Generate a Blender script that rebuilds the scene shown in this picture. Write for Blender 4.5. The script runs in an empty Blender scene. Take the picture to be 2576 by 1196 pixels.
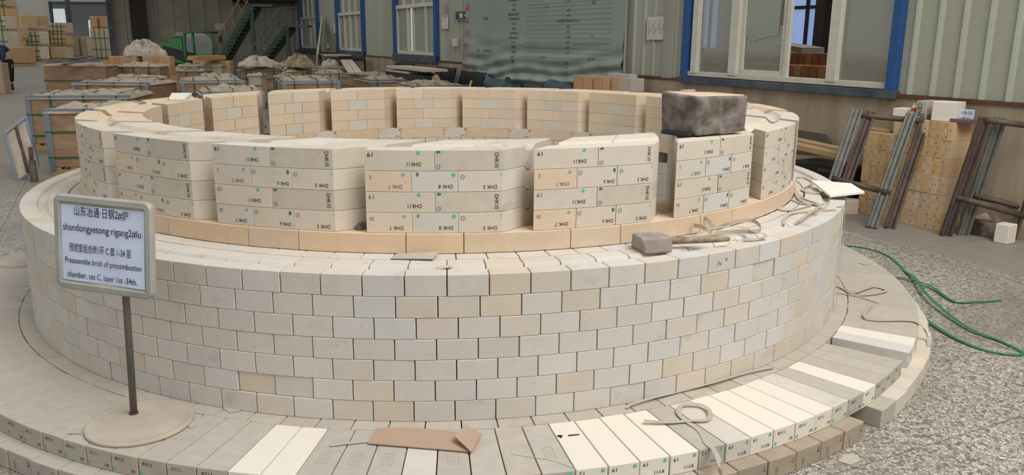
import bpy, bmesh, math, random
from mathutils import Vector, Matrix
random.seed(7)
R = math.radians
# ---------------------------------------------------------------- camera
F_PX, CXP, CYP = 2044.0, 1288.0, 598.0
PITCH, ROLL, YAW = R(13.76763), R(0.39683), R(-4.57612)
CAM = Vector((0.0, -5.06395, 1.52334))
fwd0 = Vector((-math.sin(YAW), math.cos(YAW), 0)); rgt0 = Vector((math.cos(YAW), math.sin(YAW), 0)); UP = Vector((0, 0, 1))
FWD = fwd0*math.cos(PITCH) - UP*math.sin(PITCH); UPV = fwd0*math.sin(PITCH) + UP*math.cos(PITCH)
CR, SR = math.cos(ROLL), math.sin(ROLL)
cx_ax = rgt0*CR + UPV*SR; cy_ax = UPV*CR - rgt0*SR
scn = bpy.context.scene
cd = bpy.data.cameras.new('camera'); co = bpy.data.objects.new('camera', cd); scn.collection.objects.link(co)
cd.sensor_fit = 'HORIZONTAL'; cd.sensor_width = 36.0; cd.lens = F_PX/2576*36; cd.clip_end = 300; cd.clip_start = .05
co.matrix_world = Matrix(((cx_ax.x, cy_ax.x, -FWD.x, CAM.x), (cx_ax.y, cy_ax.y, -FWD.y, CAM.y), (cx_ax.z, cy_ax.z, -FWD.z, CAM.z), (0, 0, 0, 1)))
scn.camera = co
# ---------------------------------------------------------------- world, lights, exposure
w = bpy.data.worlds.new('world'); scn.world = w; w.use_nodes = True
bg = w.node_tree.nodes['Background']; bg.inputs[0].default_value = (0.93, 0.97, 1.0, 1); bg.inputs[1].default_value = 0.57
def area(name, loc, target, sx, sy, power, col):
    l = bpy.data.lights.new(name, 'AREA'); l.shape = 'RECTANGLE'; l.size = sx; l.size_y = sy; l.energy = power; l.color = col
    o = bpy.data.objects.new(name, l); scn.collection.objects.link(o); o.location = loc
    d = Vector(target) - Vector(loc); o.rotation_euler = d.to_track_quat('-Z', 'Y').to_euler(); return o
area('skylight', (3.4, -5.0, 7.5), (0.0, -.2, .5), 5, 5, 640, (1, .985, .965))
area('skylight', (-9, 12, 9), (-8, 12, 0), 6, 22, 250, (1, .97, .92))
scn.view_settings.view_transform = 'Standard'; scn.view_settings.look = 'None'; scn.view_settings.exposure = 0.0
scn.view_settings.gamma = 1.0; scn.view_settings.use_curve_mapping = False
# ---------------------------------------------------------------- pixel helpers (photo taken as 2576 x 1196)
def ray(x, y):
    X = (x-CXP)/F_PX; Y = (y-CYP)/F_PX
    return FWD + rgt0*(CR*X+SR*Y) - UPV*(-SR*X+CR*Y)
def at(x, y, z=0.0):
    d = ray(x, y); return CAM + d*((z-CAM.z)/d.z)
def at_plane(x, y, p0, n):
    d = ray(x, y); return CAM + d*((p0-CAM).dot(n)/d.dot(n))
def at_dist(x, y, D):
    return CAM + ray(x, y)*D
def proj(P):
    d = Vector(P)-CAM; ww = d.dot(FWD); u = d.dot(rgt0)/ww; v = -(d.dot(UPV))/ww
    return CXP+F_PX*(CR*u-SR*v), CYP+F_PX*(SR*u+CR*v), ww
WPH = R(-21.7); DW = Vector((math.sin(WPH), math.cos(WPH), 0)); NW = Vector((math.cos(WPH), -math.sin(WPH), 0)); WD = 4.5
def at_wall(x, y, off=0.0):
    d = ray(x, y); return CAM + d*((WD-off-NW.dot(CAM))/NW.dot(d))
def W(s, z, off=0.0): return NW*(WD-off) + DW*s + Vector((0, 0, z))
def sW(x, y): return at_wall(x, y).dot(DW)
# ---------------------------------------------------------------- mesh builder
COL = scn.collection
def tag(o, label=None, cat=None, group=None, kind=None):
    if label: o['label'] = label
    if cat: o['category'] = cat
    if group: o['group'] = group
    if kind: o['kind'] = kind
    return o
def empty(name, loc=(0, 0, 0), rz=0.0):
    o = bpy.data.objects.new(name, None); COL.objects.link(o); o.location = loc; o.rotation_euler = (0, 0, rz); o.empty_display_size = .05
    return o
def link(name, me, parent=None, loc=None, rz=0.0):
    o = bpy.data.objects.new(name, me); COL.objects.link(o)
    if parent is not None: o.parent = parent
    if loc is not None: o.location = loc
    if rz: o.rotation_euler = (0, 0, rz)
    return o
class MB:
    def __init__(s): s.v = []; s.f = []
    def add(s, vs, fs):
        b = len(s.v); s.v += [tuple(v) for v in vs]; s.f += [tuple(b+i for i in f) for f in fs]; return s
    def hexa(s, p):
        return s.add(p, [(0,3,2,1),(4,5,6,7),(0,1,5,4),(1,2,6,5),(2,3,7,6),(3,0,4,7)])
    def box(s, c, d, rz=0.0, M=None):
        x, y, z = [k/2 for k in d]; p = [Vector(q) for q in ((-x,-y,-z),(x,-y,-z),(x,y,-z),(-x,y,-z),(-x,-y,z),(x,-y,z),(x,y,z),(-x,y,z))]
        m = M if M is not None else Matrix.Rotation(rz, 3, 'Z')
        return s.hexa([m @ q + Vector(c) for q in p])
    def bar(s, a, b, w, h, up=(0,0,1)):
        a = Vector(a); b = Vector(b); d = (b-a).normalized(); u = Vector(up)
        sd = d.cross(u)
        if sd.length < 1e-4: sd = d.cross(Vector((1,0,0)))
        sd.normalize(); u = sd.cross(d).normalized(); sd = sd*w/2; u = u*h/2
        return s.hexa([a-sd-u, a+sd-u, b+sd-u, b-sd-u, a-sd+u, a+sd+u, b+sd+u, b-sd+u])
    def tube(s, pts, r, n=8, cap=True):
        pts = [Vector(p) for p in pts]; rr = r if isinstance(r, (list, tuple)) else [r]*len(pts)
        d0 = (pts[1]-pts[0]).normalized(); u = d0.orthogonal().normalized(); rings = []
        b = len(s.v)
        for i, p in enumerate(pts):
            d = (pts[min(i+1, len(pts)-1)]-pts[max(i-1, 0)]).normalized()
            u = (u - d*u.dot(d)).normalized(); vv = d.cross(u)
            for k in range(n):
                a = 2*math.pi*k/n; s.v.append(tuple(p + (u*math.cos(a)+vv*math.sin(a))*rr[i]))
        for i in range(len(pts)-1):
            for k in range(n):
                s.f.append((b+i*n+k, b+i*n+(k+1)%n, b+(i+1)*n+(k+1)%n, b+(i+1)*n+k))
        if cap:
            s.f.append(tuple(b+k for k in range(n))[::-1]); s.f.append(tuple(b+(len(pts)-1)*n+k for k in range(n)))
        return s
    def ribbon(s, pts, wd, th, side=None):
        # side: list of side vectors or None (horizontal side)
        pts = [Vector(p) for p in pts]; b = len(s.v); n = len(pts)
        for i, p in enumerate(pts):
            d = (pts[min(i+1, n-1)]-pts[max(i-1, 0)]).normalized()
            sv = Vector(side[i]) if side is not None else d.cross(Vector((0, 0, 1)))
            sv = (sv - d*sv.dot(d))
            if sv.length < 1e-5: sv = d.orthogonal()
            sv.normalize(); nv = sv.cross(d).normalized()
            for q in (-sv*wd/2-nv*th/2, sv*wd/2-nv*th/2, sv*wd/2+nv*th/2, -sv*wd/2+nv*th/2): s.v.append(tuple(p+q))
        for i in range(n-1):
            for k in range(4): s.f.append((b+i*4+k, b+i*4+(k+1)%4, b+i*4+4+(k+1)%4, b+i*4+4+k))
        s.f.append((b, b+1, b+2, b+3)); s.f.append((b+4*n-4, b+4*n-3, b+4*n-2, b+4*n-1))
        return s
    def prism(s, poly, v):
        # poly: 3D points, extruded along vector v
        n = len(poly); v = Vector(v); b = [Vector(p) for p in poly]
        return s.add(b+[p+v for p in b], [tuple(range(n))[::-1], tuple(range(n, 2*n))]+[(i, (i+1)%n, n+(i+1)%n, n+i) for i in range(n)])
    def grid(s, fn, nu, nv, thick=None):
        b = len(s.v)
        for j in range(nv+1):
            for i in range(nu+1): s.v.append(tuple(fn(i/nu, j/nv)))
        for j in range(nv):
            for i in range(nu):
                a = b+j*(nu+1)+i; s.f.append((a, a+1, a+nu+2, a+nu+1))
        return s
    def lathe(s, prof, n=24, c=(0,0,0)):
        b = len(s.v); m = len(prof)
        for k in range(n):
            a = 2*math.pi*k/n
            for r, z in prof: s.v.append((c[0]+r*math.cos(a), c[1]+r*math.sin(a), c[2]+z))
        for k in range(n):
            for i in range(m-1):
                s.f.append((b+k*m+i, b+((k+1)%n)*m+i, b+((k+1)%n)*m+i+1, b+k*m+i+1))
        s.f.append(tuple(b+k*m for k in range(n))); s.f.append(tuple(b+k*m+m-1 for k in range(n)))
        return s
    def mesh(s, name, mat, smooth=False, bevel=0, seg=1, ang=40):
        me = bpy.data.meshes.new(name); bm = bmesh.new(); vs = [bm.verts.new(v) for v in s.v]
        for f in s.f:
            try: bm.faces.new([vs[i] for i in f])
            except ValueError: pass
        bmesh.ops.remove_doubles(bm, verts=bm.verts, dist=1e-5)
        bmesh.ops.recalc_face_normals(bm, faces=bm.faces)
        if bevel:
            es = [e for e in bm.edges if len(e.link_faces) == 2 and e.calc_face_angle(0) > R(ang)]
            if es: bmesh.ops.bevel(bm, geom=es, offset=bevel, segments=seg, affect='EDGES', profile=.5, clamp_overlap=True)
        bm.to_mesh(me); bm.free(); me.materials.append(mat)
        if smooth:
            for p in me.polygons: p.use_smooth = True
        return me
    def build(s, name, mat, parent=None, loc=None, rz=0.0, **k):
        return link(name, s.mesh(name, mat, **k), parent, loc, rz)
def spline(pts, n=6):
    P = [Vector(p) for p in pts]; out = []
    for i in range(len(P)-1):
        a = P[max(i-1, 0)]; b = P[i]; c = P[i+1]; d = P[min(i+2, len(P)-1)]
        for k in range(n):
            t = k/n; out.append(.5*((2*b)+(c-a)*t+(2*a-5*b+4*c-d)*t*t+(3*b-a-3*c+d)*t**3))
    out.append(P[-1]); return out
# ---------------------------------------------------------------- text
TX = {}
def text_geo(st):
    if st in TX: return TX[st]
    c = bpy.data.curves.new('writing', 'FONT'); c.body = st; c.size = 1; c.resolution_u = 3
    o = bpy.data.objects.new('writing', c); COL.objects.link(o); bpy.context.view_layer.update()
    me = o.to_mesh(); vs = [v.co.copy() for v in me.vertices]; fs = [tuple(p.vertices) for p in me.polygons]
    o.to_mesh_clear(); bpy.data.objects.remove(o); bpy.data.curves.remove(c)
    x0 = min(v.x for v in vs); x1 = max(v.x for v in vs); y0 = min(v.y for v in vs); y1 = max(v.y for v in vs)
    vs = [((v.x-x0)/(x1-x0), (v.y-y0)/(y1-y0)) for v in vs]
    TX[st] = (vs, fs, (x1-x0)/(y1-y0)); return TX[st]
def flat_text(mb, st, org, ux, uy, wd, ht, rot=0):
    # lays text in a wd x ht box whose lower-left is org, along unit vectors ux, uy
    vs, fs, asp = text_geo(st); ux = Vector(ux); uy = Vector(uy); org = Vector(org)
    o = []
    for a, b in vs:
        if rot == 180: a, b = 1-a, 1-b
        elif rot == 90: a, b = 1-b, a
        elif rot == -90: a, b = b, 1-a
        o.append(org + ux*a*wd + uy*b*ht)
    mb.add(o, fs)
# ---------------------------------------------------------------- materials
def s2l(c): return tuple(((x/255)/12.92 if x/255 <= .04045 else ((x/255+.055)/1.055)**2.4) for x in c)
def mat(name, rgb, rough=.8, metal=0.0, var=0.0, noise=0.0, nscale=8.0, stretch=None, rgb2=None, bump=0.0, bscale=60, alpha=1, spec=.3, speck=0.0, stain=0.0, srgb=True, world=False, hue=0.0):
    m = bpy.data.materials.new(name); m.use_nodes = True; nt = m.node_tree; N = nt.nodes; L = nt.links; b = N['Principled BSDF']
    c = s2l(rgb) if srgb else rgb
    b.inputs['Roughness'].default_value = rough; b.inputs['Metallic'].default_value = metal; b.inputs['Specular IOR Level'].default_value = spec
    tc = N.new('ShaderNodeTexCoord'); oi = N.new('ShaderNodeObjectInfo')
    ad = N.new('ShaderNodeVectorMath'); ad.operation = 'MULTIPLY_ADD'; ad.inputs[1].default_value = (37, 53, 71)
    cb = N.new('ShaderNodeCombineXYZ')
    for k in range(3): L.new(oi.outputs['Random'], cb.inputs[k])
    L.new(cb.outputs[0], ad.inputs[0])
    if world:
        ge = N.new('ShaderNodeNewGeometry'); src = ge.outputs['Position']; ad = None
        vec = src
    else:
        L.new(tc.outputs['Object'], ad.inputs[2]); vec = ad.outputs[0]
    if stretch:
        mp = N.new('ShaderNodeMapping'); mp.inputs['Scale'].default_value = stretch; L.new(vec, mp.inputs['Vector']); svec = mp.outputs[0]
    else: svec = vec
    col = N.new('ShaderNodeRGB'); col.outputs[0].default_value = (*c, 1); cur = col.outputs[0]
    def mix(fac, a, bcol, mode='MIX'):
        x = N.new('ShaderNodeMix'); x.data_type = 'RGBA'; x.blend_type = mode
        if isinstance(fac, (int, float)): x.inputs['Factor'].default_value = fac
        else: L.new(fac, x.inputs['Factor'])
        for sock, val in ((x.inputs['A'], a), (x.inputs['B'], bcol)):
            if isinstance(val, tuple): sock.default_value = (*val[:3], 1)
            else: L.new(val, sock)
        return x.outputs['Result']
    def nz(scale, det=4, v=None, ro=.55):
        n = N.new('ShaderNodeTexNoise'); n.inputs['Scale'].default_value = scale; n.inputs['Detail'].default_value = det; n.inputs['Roughness'].default_value = ro; L.new(v or svec, n.inputs['Vector']); return n.outputs['Fac']
    def ramp(f, a, bb, lo=0.0, hi=1.0):
        r = N.new('ShaderNodeMapRange'); r.inputs['From Min'].default_value = a; r.inputs['From Max'].default_value = bb; r.inputs['To Min'].default_value = lo; r.inputs['To Max'].default_value = hi; L.new(f, r.inputs['Value']); return r.outputs[0]
    if rgb2 is not None:
        cur = mix(ramp(nz(nscale), .35, .7), cur, s2l(rgb2))
    if var:
        h = N.new('ShaderNodeHueSaturation'); L.new(cur, h.inputs['Color'])
        L.new(ramp(oi.outputs['Random'], 0, 1, 1-var, 1+var), h.inputs['Value'])
        if hue:
            mt = N.new('ShaderNodeMath'); mt.operation = 'MULTIPLY'; mt.inputs[1].default_value = 7.31; L.new(oi.outputs['Random'], mt.inputs[0])
            fr = N.new('ShaderNodeMath'); fr.operation = 'FRACT'; L.new(mt.outputs[0], fr.inputs[0])
            L.new(ramp(fr.outputs[0], 0, 1, 1-hue, 1+hue), h.inputs['Saturation'])
        cur = h.outputs['Color']
    if noise:
        v = N.new('ShaderNodeHueSaturation'); L.new(cur, v.inputs['Color']); L.new(ramp(nz(nscale*1.7, 6), .25, .75, 1-noise, 1+noise), v.inputs['Value']); cur = v.outputs['Color']
    if stain:
        cur = mix(ramp(nz(9, 5, vec), .60, .78, 0, stain), cur, s2l((118, 108, 98)))
    if speck:
        cur = mix(ramp(nz(210, 2, vec), .70, .76, 0, speck), cur, s2l((95, 78, 60)))
    L.new(cur, b.inputs['Base Color'])
    if bump:
        bp = N.new('ShaderNodeBump'); bp.inputs['Strength'].default_value = bump; bp.inputs['Distance'].default_value = .01; L.new(nz(bscale, 5), bp.inputs['Height']); L.new(bp.outputs[0], b.inputs['Normal'])
    if alpha < 1: b.inputs['Alpha'].default_value = alpha
    return m
M = {}
M['wall_brick'] = mat('cream_firebrick', (207, 199, 188), .9, var=.035, hue=.25, noise=.05, nscale=6, speck=.55, stain=.34, bump=.15, bscale=150)
M['wall_warm'] = mat('warm_firebrick', (209, 196, 179), .9, var=.05, hue=.15, noise=.05, nscale=6, speck=.45, stain=.15, bump=.15, bscale=150)
M['wall_pale'] = mat('pale_firebrick', (208, 202, 193), .9, var=.03, hue=.2, noise=.03, nscale=6, speck=.4, stain=.15, bump=.15, bscale=150)
M['dhk'] = mat('shaped_firebrick', (211, 199, 182), .9, var=.035, hue=.16, noise=.04, nscale=7, speck=.5, stain=.10, bump=.15, bscale=150)
M['dhk_far'] = mat('inner_face_firebrick', (218, 197, 168), .9, var=.04, hue=.12, noise=.04, nscale=7, speck=.4, bump=.15, bscale=150)
M['dhk_warm'] = mat('tan_firebrick', (217, 195, 170), .9, var=.04, hue=.12, noise=.05, nscale=7, speck=.5, bump=.15, bscale=150)
M['dhk_grey'] = mat('greyish_firebrick', (202, 191, 174), .9, var=.04, hue=.12, noise=.07, nscale=12, speck=.6, stain=.4, bump=.15, bscale=150)
M['base'] = mat('orange_tan_firebrick', (216, 191, 162), .9, var=.04, hue=.12, noise=.05, nscale=9, speck=.6, stain=.08, bump=.15, bscale=150)
M['dusty'] = mat('dusty_firebrick', (184, 174, 160), .95, var=.04, hue=.15, noise=.07, nscale=14, stain=.2, speck=.15, bump=.15, bscale=120)
M['clean'] = mat('clean_firebrick', (228, 219, 203), .9, var=.015, noise=.02, nscale=6, speck=.25, stain=.05, bump=.12, bscale=150)
M['dark_brick'] = mat('dirty_firebrick', (168, 152, 132), .95, var=.06, noise=.12, nscale=12, stain=.5, speck=.2, bump=.2, bscale=120)
M['ink'] = mat('black_ink', (34, 30, 28), .7)
M['ink_faded'] = mat('faded_ink', (122, 110, 97), .8)
M['green_dot'] = mat('green_paint', (96, 190, 150), .6)
M['teal_dot'] = mat('teal_paint', (52, 128, 118), .6)
M['pale_dot'] = mat('pale_green_paint', (160, 205, 160), .7)
M['strap'] = mat('grey_strap', (188, 176, 160), .45, var=.04, noise=.05)
M['green_strap'] = mat('green_strap', (32, 120, 78), .35, noise=.06, spec=.5)
M['dgreen'] = mat('dark_green_strap', (42, 98, 62), .5)
M['steel'] = mat('galvanised_steel', (150, 160, 172), .32, metal=.75, noise=.08, nscale=4)
M['brown_wrap'] = mat('brown_carton_under_film', (150, 116, 86), .38, noise=.16, nscale=5, stretch=(1, 1, 2.5), rgb2=(176, 142, 110), bump=.6, bscale=18, spec=.6, var=.08)
M['film'] = mat('dusty_plastic_film', (182, 163, 134), .3, noise=.14, nscale=7, rgb2=(148, 130, 106), bump=.7, bscale=22, spec=.7, var=.06)
M['white_wrap'] = mat('pale_wrap', (205, 190, 165), .5, noise=.1, nscale=3, var=.07)
M['wood'] = mat('pallet_wood', (170, 140, 104), .8, noise=.12, nscale=4, stretch=(1, 1, 6), var=.08)
M['crate_wood'] = mat('pale_crate_board', (196, 168, 128), .8, noise=.08, nscale=3, var=.1, hue=.15)
M['orange_brick'] = mat('orange_firebrick', (196, 152, 108), .85, noise=.06, nscale=6, var=.08, hue=.15)
M['tan_brick'] = mat('tan_arch_firebrick', (212, 178, 138), .85, noise=.08, nscale=8, var=.09, hue=.2, speck=.3, stain=.1)
M['dark_block'] = mat('weathered_dark_wood', (96, 84, 72), .75, noise=.5, nscale=12, rgb2=(142, 134, 128), bump=.5, bscale=30)
M['dust_top'] = mat('dust_layer', (205, 184, 158), .95, noise=.08, nscale=12)
M['rubber'] = mat('dusty_grey_rubber', (164, 152, 142), .75, noise=.12, nscale=14, rgb2=(138, 128, 122), bump=.3, bscale=60)
M['handle'] = mat('dirty_wooden_handle', (122, 106, 90), .6, noise=.25, nscale=6, rgb2=(190, 165, 138), stretch=(3, 3, 3))
M['pole'] = mat('grey_painted_pipe', (104, 108, 106), .5, metal=.3, noise=.18, nscale=7, rgb2=(122, 104, 90))
M['frame_grey'] = mat('scuffed_grey_frame', (158, 158, 148), .5, noise=.06, nscale=7, rgb2=(176, 176, 164), metal=.1)
M['paper'] = mat('white_paper', (212, 220, 242), .7, noise=.02, nscale=3)
M['disc'] = mat('dusty_disc', (176, 163, 146), .8, noise=.07, nscale=7, rgb2=(188, 176, 158))
M['cardboard'] = mat('grey_brown_cardboard', (178, 152, 130), .85, noise=.04, nscale=7)
M['foam'] = mat('white_foam_board', (240, 236, 224), .8, noise=.03, nscale=7)
M['rag'] = mat('grey_rag', (112, 104, 98), .9, noise=.2, nscale=20)
M['panel'] = mat('grey_green_metal_panel', (170, 170, 154), .5, noise=.06, nscale=1.2, stretch=(1.5, 1.5, .25), rgb2=(158, 155, 138), spec=.3)
M['panel_dark'] = mat('dark_grimy_panel', (166, 162, 148), .7, noise=.10, nscale=.6, rgb2=(136, 126, 111))
M['rib'] = mat('pale_panel_rib', (176, 184, 172), .45, noise=.05)
M['concrete'] = mat('stained_concrete_plinth', (172, 156, 134), .9, noise=.12, nscale=1.6, stretch=(2.2, 2.2, .35), rgb2=(138, 119, 97), bump=.3, bscale=14)
M['blue'] = mat('blue_window_frame', (44, 82, 134), .5, noise=.1, nscale=4)
M['blue_dusty'] = mat('dusty_blue_sill', (86, 92, 96), .75, noise=.15, nscale=5, rgb2=(58, 68, 80))
M['white_frame'] = mat('white_upvc', (200, 194, 178), .5, noise=.08, nscale=5)
M['dark_gap'] = mat('dark_rubber_seal', (48, 44, 40), .8)
M['rust'] = mat('rusty_steel', (98, 70, 52), .85, noise=.3, nscale=8)
M['ch_grey'] = mat('grey_green_steel_channel', (106, 112, 108), .55, metal=.35, noise=.2, nscale=9, rgb2=(128, 122, 112))
M['ch_brown'] = mat('red_brown_steel_channel', (104, 84, 76), .6, metal=.25, noise=.2, nscale=9, rgb2=(84, 76, 70))
M['pipe'] = mat('dusty_dark_pipe', (110, 96, 84), .6, metal=.3, noise=.2, nscale=9, rgb2=(84, 72, 64))
M['black'] = mat('black_plastic', (40, 38, 38), .5, noise=.1)
M['dark_sheet'] = mat('dark_sheet_steel', (66, 58, 50), .7, noise=.2)
M['green'] = mat('green_machine_paint', (40, 112, 50), .35, noise=.08, nscale=3, spec=.5)
M['tarp_dark'] = mat('dark_blue_tarp', (62, 82, 90), .5, noise=.2, nscale=5)
M['red'] = mat('red_print', (190, 92, 78), .7)
M['dprint'] = mat('dark_print', (58, 62, 56), .7)
M['stair_green'] = mat('dusty_green_steel', (78, 92, 84), .6, noise=.1)
M['rail_yellow'] = mat('worn_tan_rail', (128, 110, 80), .6)
M['orange_glass'] = mat('orange_beacon', (200, 84, 40), .3)
M['jacket'] = mat('dark_blue_jacket', (40, 56, 84), .8, noise=.3, nscale=14)
M['trousers'] = mat('black_trousers', (34, 32, 36), .9)
M['skin'] = mat('skin', (186, 140, 112), .6)
M['hair'] = mat('black_hair', (24, 20, 20), .7)
M['jeans'] = mat('blue_cuff', (62, 84, 122), .8)
M['far_panel'] = mat('pale_far_panel', (196, 194, 182), .6, noise=.04, nscale=.5)
M['fardark'] = mat('grey_far_wall', (110, 110, 108), .8, noise=.05)
M['inner_wall'] = mat('beige_inner_wall', (150, 136, 118), .85, noise=.05, nscale=.5)
M['red_brown_brick'] = mat('red_brown_firebrick', (176, 118, 78), .85, noise=.06, nscale=6, var=.1)
M['board_back'] = mat('worn_white_board', (206, 192, 174), .75, noise=.06, nscale=6, rgb2=(190, 172, 152))
M['table'] = mat('dusty_table_top', (190, 176, 156), .7)
M['beam'] = mat('dark_steel_beam', (52, 46, 40), .7)
def glass(name, tint, op, rough=.08):
    m = bpy.data.materials.new(name); m.use_nodes = True; nt = m.node_tree; N = nt.nodes; L = nt.links; N.clear()
    o = N.new('ShaderNodeOutputMaterial'); t = N.new('ShaderNodeBsdfTransparent'); t.inputs[0].default_value = (.93, .96, .93, 1)
    d = N.new('ShaderNodeBsdfDiffuse'); d.inputs[0].default_value = (*s2l(tint), 1); g = N.new('ShaderNodeBsdfGlossy'); g.inputs[0].default_value = (.9, .95, .92, 1); g.inputs[1].default_value = rough
    m1 = N.new('ShaderNodeMixShader'); tc = N.new('ShaderNodeTexCoord'); n = N.new('ShaderNodeTexNoise'); n.inputs['Scale'].default_value = 2.5; n.inputs['Detail'].default_value = 5; L.new(tc.outputs['Object'], n.inputs['Vector'])
    r = N.new('ShaderNodeMapRange'); r.inputs['From Min'].default_value = .3; r.inputs['From Max'].default_value = .7; r.inputs['To Min'].default_value = op-.08; r.inputs['To Max'].default_value = op+.08; L.new(n.outputs['Fac'], r.inputs['Value'])
    L.new(r.outputs[0], m1.inputs[0]); L.new(t.outputs[0], m1.inputs[1]); L.new(d.outputs[0], m1.inputs[2])
    m2 = N.new('ShaderNodeMixShader'); m2.inputs[0].default_value = .12; L.new(m1.outputs[0], m2.inputs[1]); L.new(g.outputs[0], m2.inputs[2]); L.new(m2.outputs[0], o.inputs[0]); return m
M['glass_dusty'] = glass('dusty_window_glass', (150, 146, 132), .42)
M['glass_film'] = glass('grey_green_window_glass', (150, 154, 138), .82, .3)
M['glass_half'] = glass('hazy_window_glass', (146, 148, 134), .55, .2)
M['glass_dark'] = glass('cab_glass', (60, 60, 56), .35, .05)
def emis(name, rgb, st):
    m = bpy.data.materials.new(name); m.use_nodes = True; b = m.node_tree.nodes['Principled BSDF']; b.inputs['Base Color'].default_value = (*s2l(rgb), 1)
    b.inputs['Emission Color'].default_value = (*s2l(rgb), 1); b.inputs['Emission Strength'].default_value = st; return m
M['daylight_blue'] = emis('blue_daylight_pane', (150, 176, 226), .55)
M['daylight_white'] = emis('white_daylight_pane', (236, 240, 255), 1.3)
# floor
def floor_mat():
    m = bpy.data.materials.new('terrazzo_floor'); m.use_nodes = True; nt = m.node_tree; N = nt.nodes; L = nt.links; b = N['Principled BSDF']
    ge = N.new('ShaderNodeNewGeometry'); pos = ge.outputs['Position']
    def nz(sc, det=4):
        n = N.new('ShaderNodeTexNoise'); n.inputs['Scale'].default_value = sc; n.inputs['Detail'].default_value = det; L.new(pos, n.inputs['Vector']); return n.outputs['Fac']
    def mr(f, a, bb, lo, hi, cl=True):
        r = N.new('ShaderNodeMapRange'); r.clamp = cl
        for k, v in zip(('From Min', 'From Max', 'To Min', 'To Max'), (a, bb, lo, hi)): r.inputs[k].default_value = v
        L.new(f, r.inputs['Value']); return r.outputs[0]
    def mx(f, a, c):
        x = N.new('ShaderNodeMix'); x.data_type = 'RGBA'
        if isinstance(f, float): x.inputs['Factor'].default_value = f
        else: L.new(f, x.inputs['Factor'])
        for s_, v in ((x.inputs['A'], a), (x.inputs['B'], c)):
            if isinstance(v, tuple): s_.default_value = (*v, 1)
            else: L.new(v, s_)
        return x.outputs['Result']
    def mth(op, a, c):
        x = N.new('ShaderNodeMath'); x.operation = op
        for s_, v in zip(x.inputs, (a, c)):
            if isinstance(v, (int, float)): s_.default_value = v
            else: L.new(v, s_)
        return x.outputs[0]
    vo = N.new('ShaderNodeTexVoronoi'); vo.inputs['Scale'].default_value = 72; vo.inputs['Randomness'].default_value = 1; vo.feature = 'DISTANCE_TO_EDGE'; L.new(pos, vo.inputs['Vector'])
    v2 = N.new('ShaderNodeTexVoronoi'); v2.inputs['Scale'].default_value = 72; L.new(pos, v2.inputs['Vector'])
    sp = N.new('ShaderNodeSeparateColor'); L.new(v2.outputs['Color'], sp.inputs[0])
    chip = mx(mr(sp.outputs[0], 0, 1, 0, 1), s2l((150, 142, 130)), s2l((212, 207, 194)))
    keep = mth('MULTIPLY', mr(vo.outputs['Distance'], .04, .09, 0, 1), mr(sp.outputs[1], .12, .2, 0, 1))
    keep = mth('MULTIPLY', keep, mr(nz(1.1, 3), .3, .6, .35, 1))
    c = mx(keep, mx(nz(6), s2l((104, 98, 90)), s2l((128, 120, 108))), chip)
    c = mx(mr(nz(.8, 5), .45, .7, 0, .55), c, s2l((132, 121, 108)))
    # wall strip of smooth cement and smooth far floor
    dt = N.new('ShaderNodeVectorMath'); dt.operation = 'DOT_PRODUCT'; dt.inputs[1].default_value = NW; L.new(pos, dt.inputs[0])
    c = mx(mr(dt.outputs['Value'], 3.48, 3.52, 0, .92), c, mx(nz(9), s2l((134, 126, 116)), s2l((150, 142, 130))))
    ds = N.new('ShaderNodeVectorMath'); ds.operation = 'DOT_PRODUCT'; ds.inputs[1].default_value = DW; L.new(pos, ds.inputs[0])
    c = mx(mr(ds.outputs['Value'], 3.2, 6.0, 0, .9), c, mx(nz(2.5), s2l((128, 118, 104)), s2l((142, 132, 118))))  # smooth far floor, its colour also darkened to stand in for weaker light
    for src, per, off in ((dt, 1.22, 100.35), (ds, 1.05, 100.5)):
        fr = mth('FRACT', mth('DIVIDE', mth('ADD', src.outputs['Value'], off), per), 0)
        ln = mth('LESS_THAN', fr, .008)
        c = mx(mth('MULTIPLY', ln, .55), c, s2l((92, 84, 74)))
    L.new(c, b.inputs['Base Color']); b.inputs['Roughness'].default_value = .55; b.inputs['Specular IOR Level'].default_value = .25
    return m
M['floor'] = floor_mat()
# ================================================================ large structure: floor and hall
Z0 = .155; CH = .08; C0 = (.010, .0425)
link('floor', MB().box((0, 20, -.05), (120, 140, .1)).mesh('floor', M['floor']))['kind'] = 'structure'
# right wall: plinth and ribbed panels with window openings
PZ = 1.055; TOPZ = 6.0
S4a, S4b = sW(2275, 100), sW(1724, 100)         # big window, near and far ends
S3a, S3b = sW(1105, 60), sW(996, 60); S2a, S2b = sW(919, 60), sW(851, 60); S1a, S1b = sW(804, 60), sW(756, 60)
SC = sW(744, 100)
def wall_box(mb, s0, s1, z0, z1, o0, o1):
    mb.hexa([W(s0, z0, o1), W(s1, z0, o1), W(s1, z0, o0), W(s0, z0, o0), W(s0, z1, o1), W(s1, z1, o1), W(s1, z1, o0), W(s0, z1, o0)])
pl = MB(); wall_box(pl, -3.0, SC, 0, PZ-.01, -.22, 0.03); tag(pl.build('baseboard_right', M['concrete']), kind='structure')
def rib_panel(mb, s0, s1, z0, z1, per=.225, first=.0525):
    # flat sheet with folded trapezoid ribs
    prof = [(s0, 0)]
    k = math.ceil((s0-first)/per)
    while first+k*per < s1-.03:
        c = first+k*per
        if c-.03 > s0: prof += [(c-.026, 0), (c-.014, .026), (c+.014, .026), (c+.026, 0)]
        k += 1
    prof.append((s1, 0))
    b = len(mb.v)
    for s_, o in prof: mb.v.append(tuple(W(s_, z0, o))); mb.v.append(tuple(W(s_, z1, o)))
    for i in range(len(prof)-1): mb.f.append((b+2*i, b+2*i+2, b+2*i+3, b+2*i+1))
pb = MB(); ins = MB()
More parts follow.
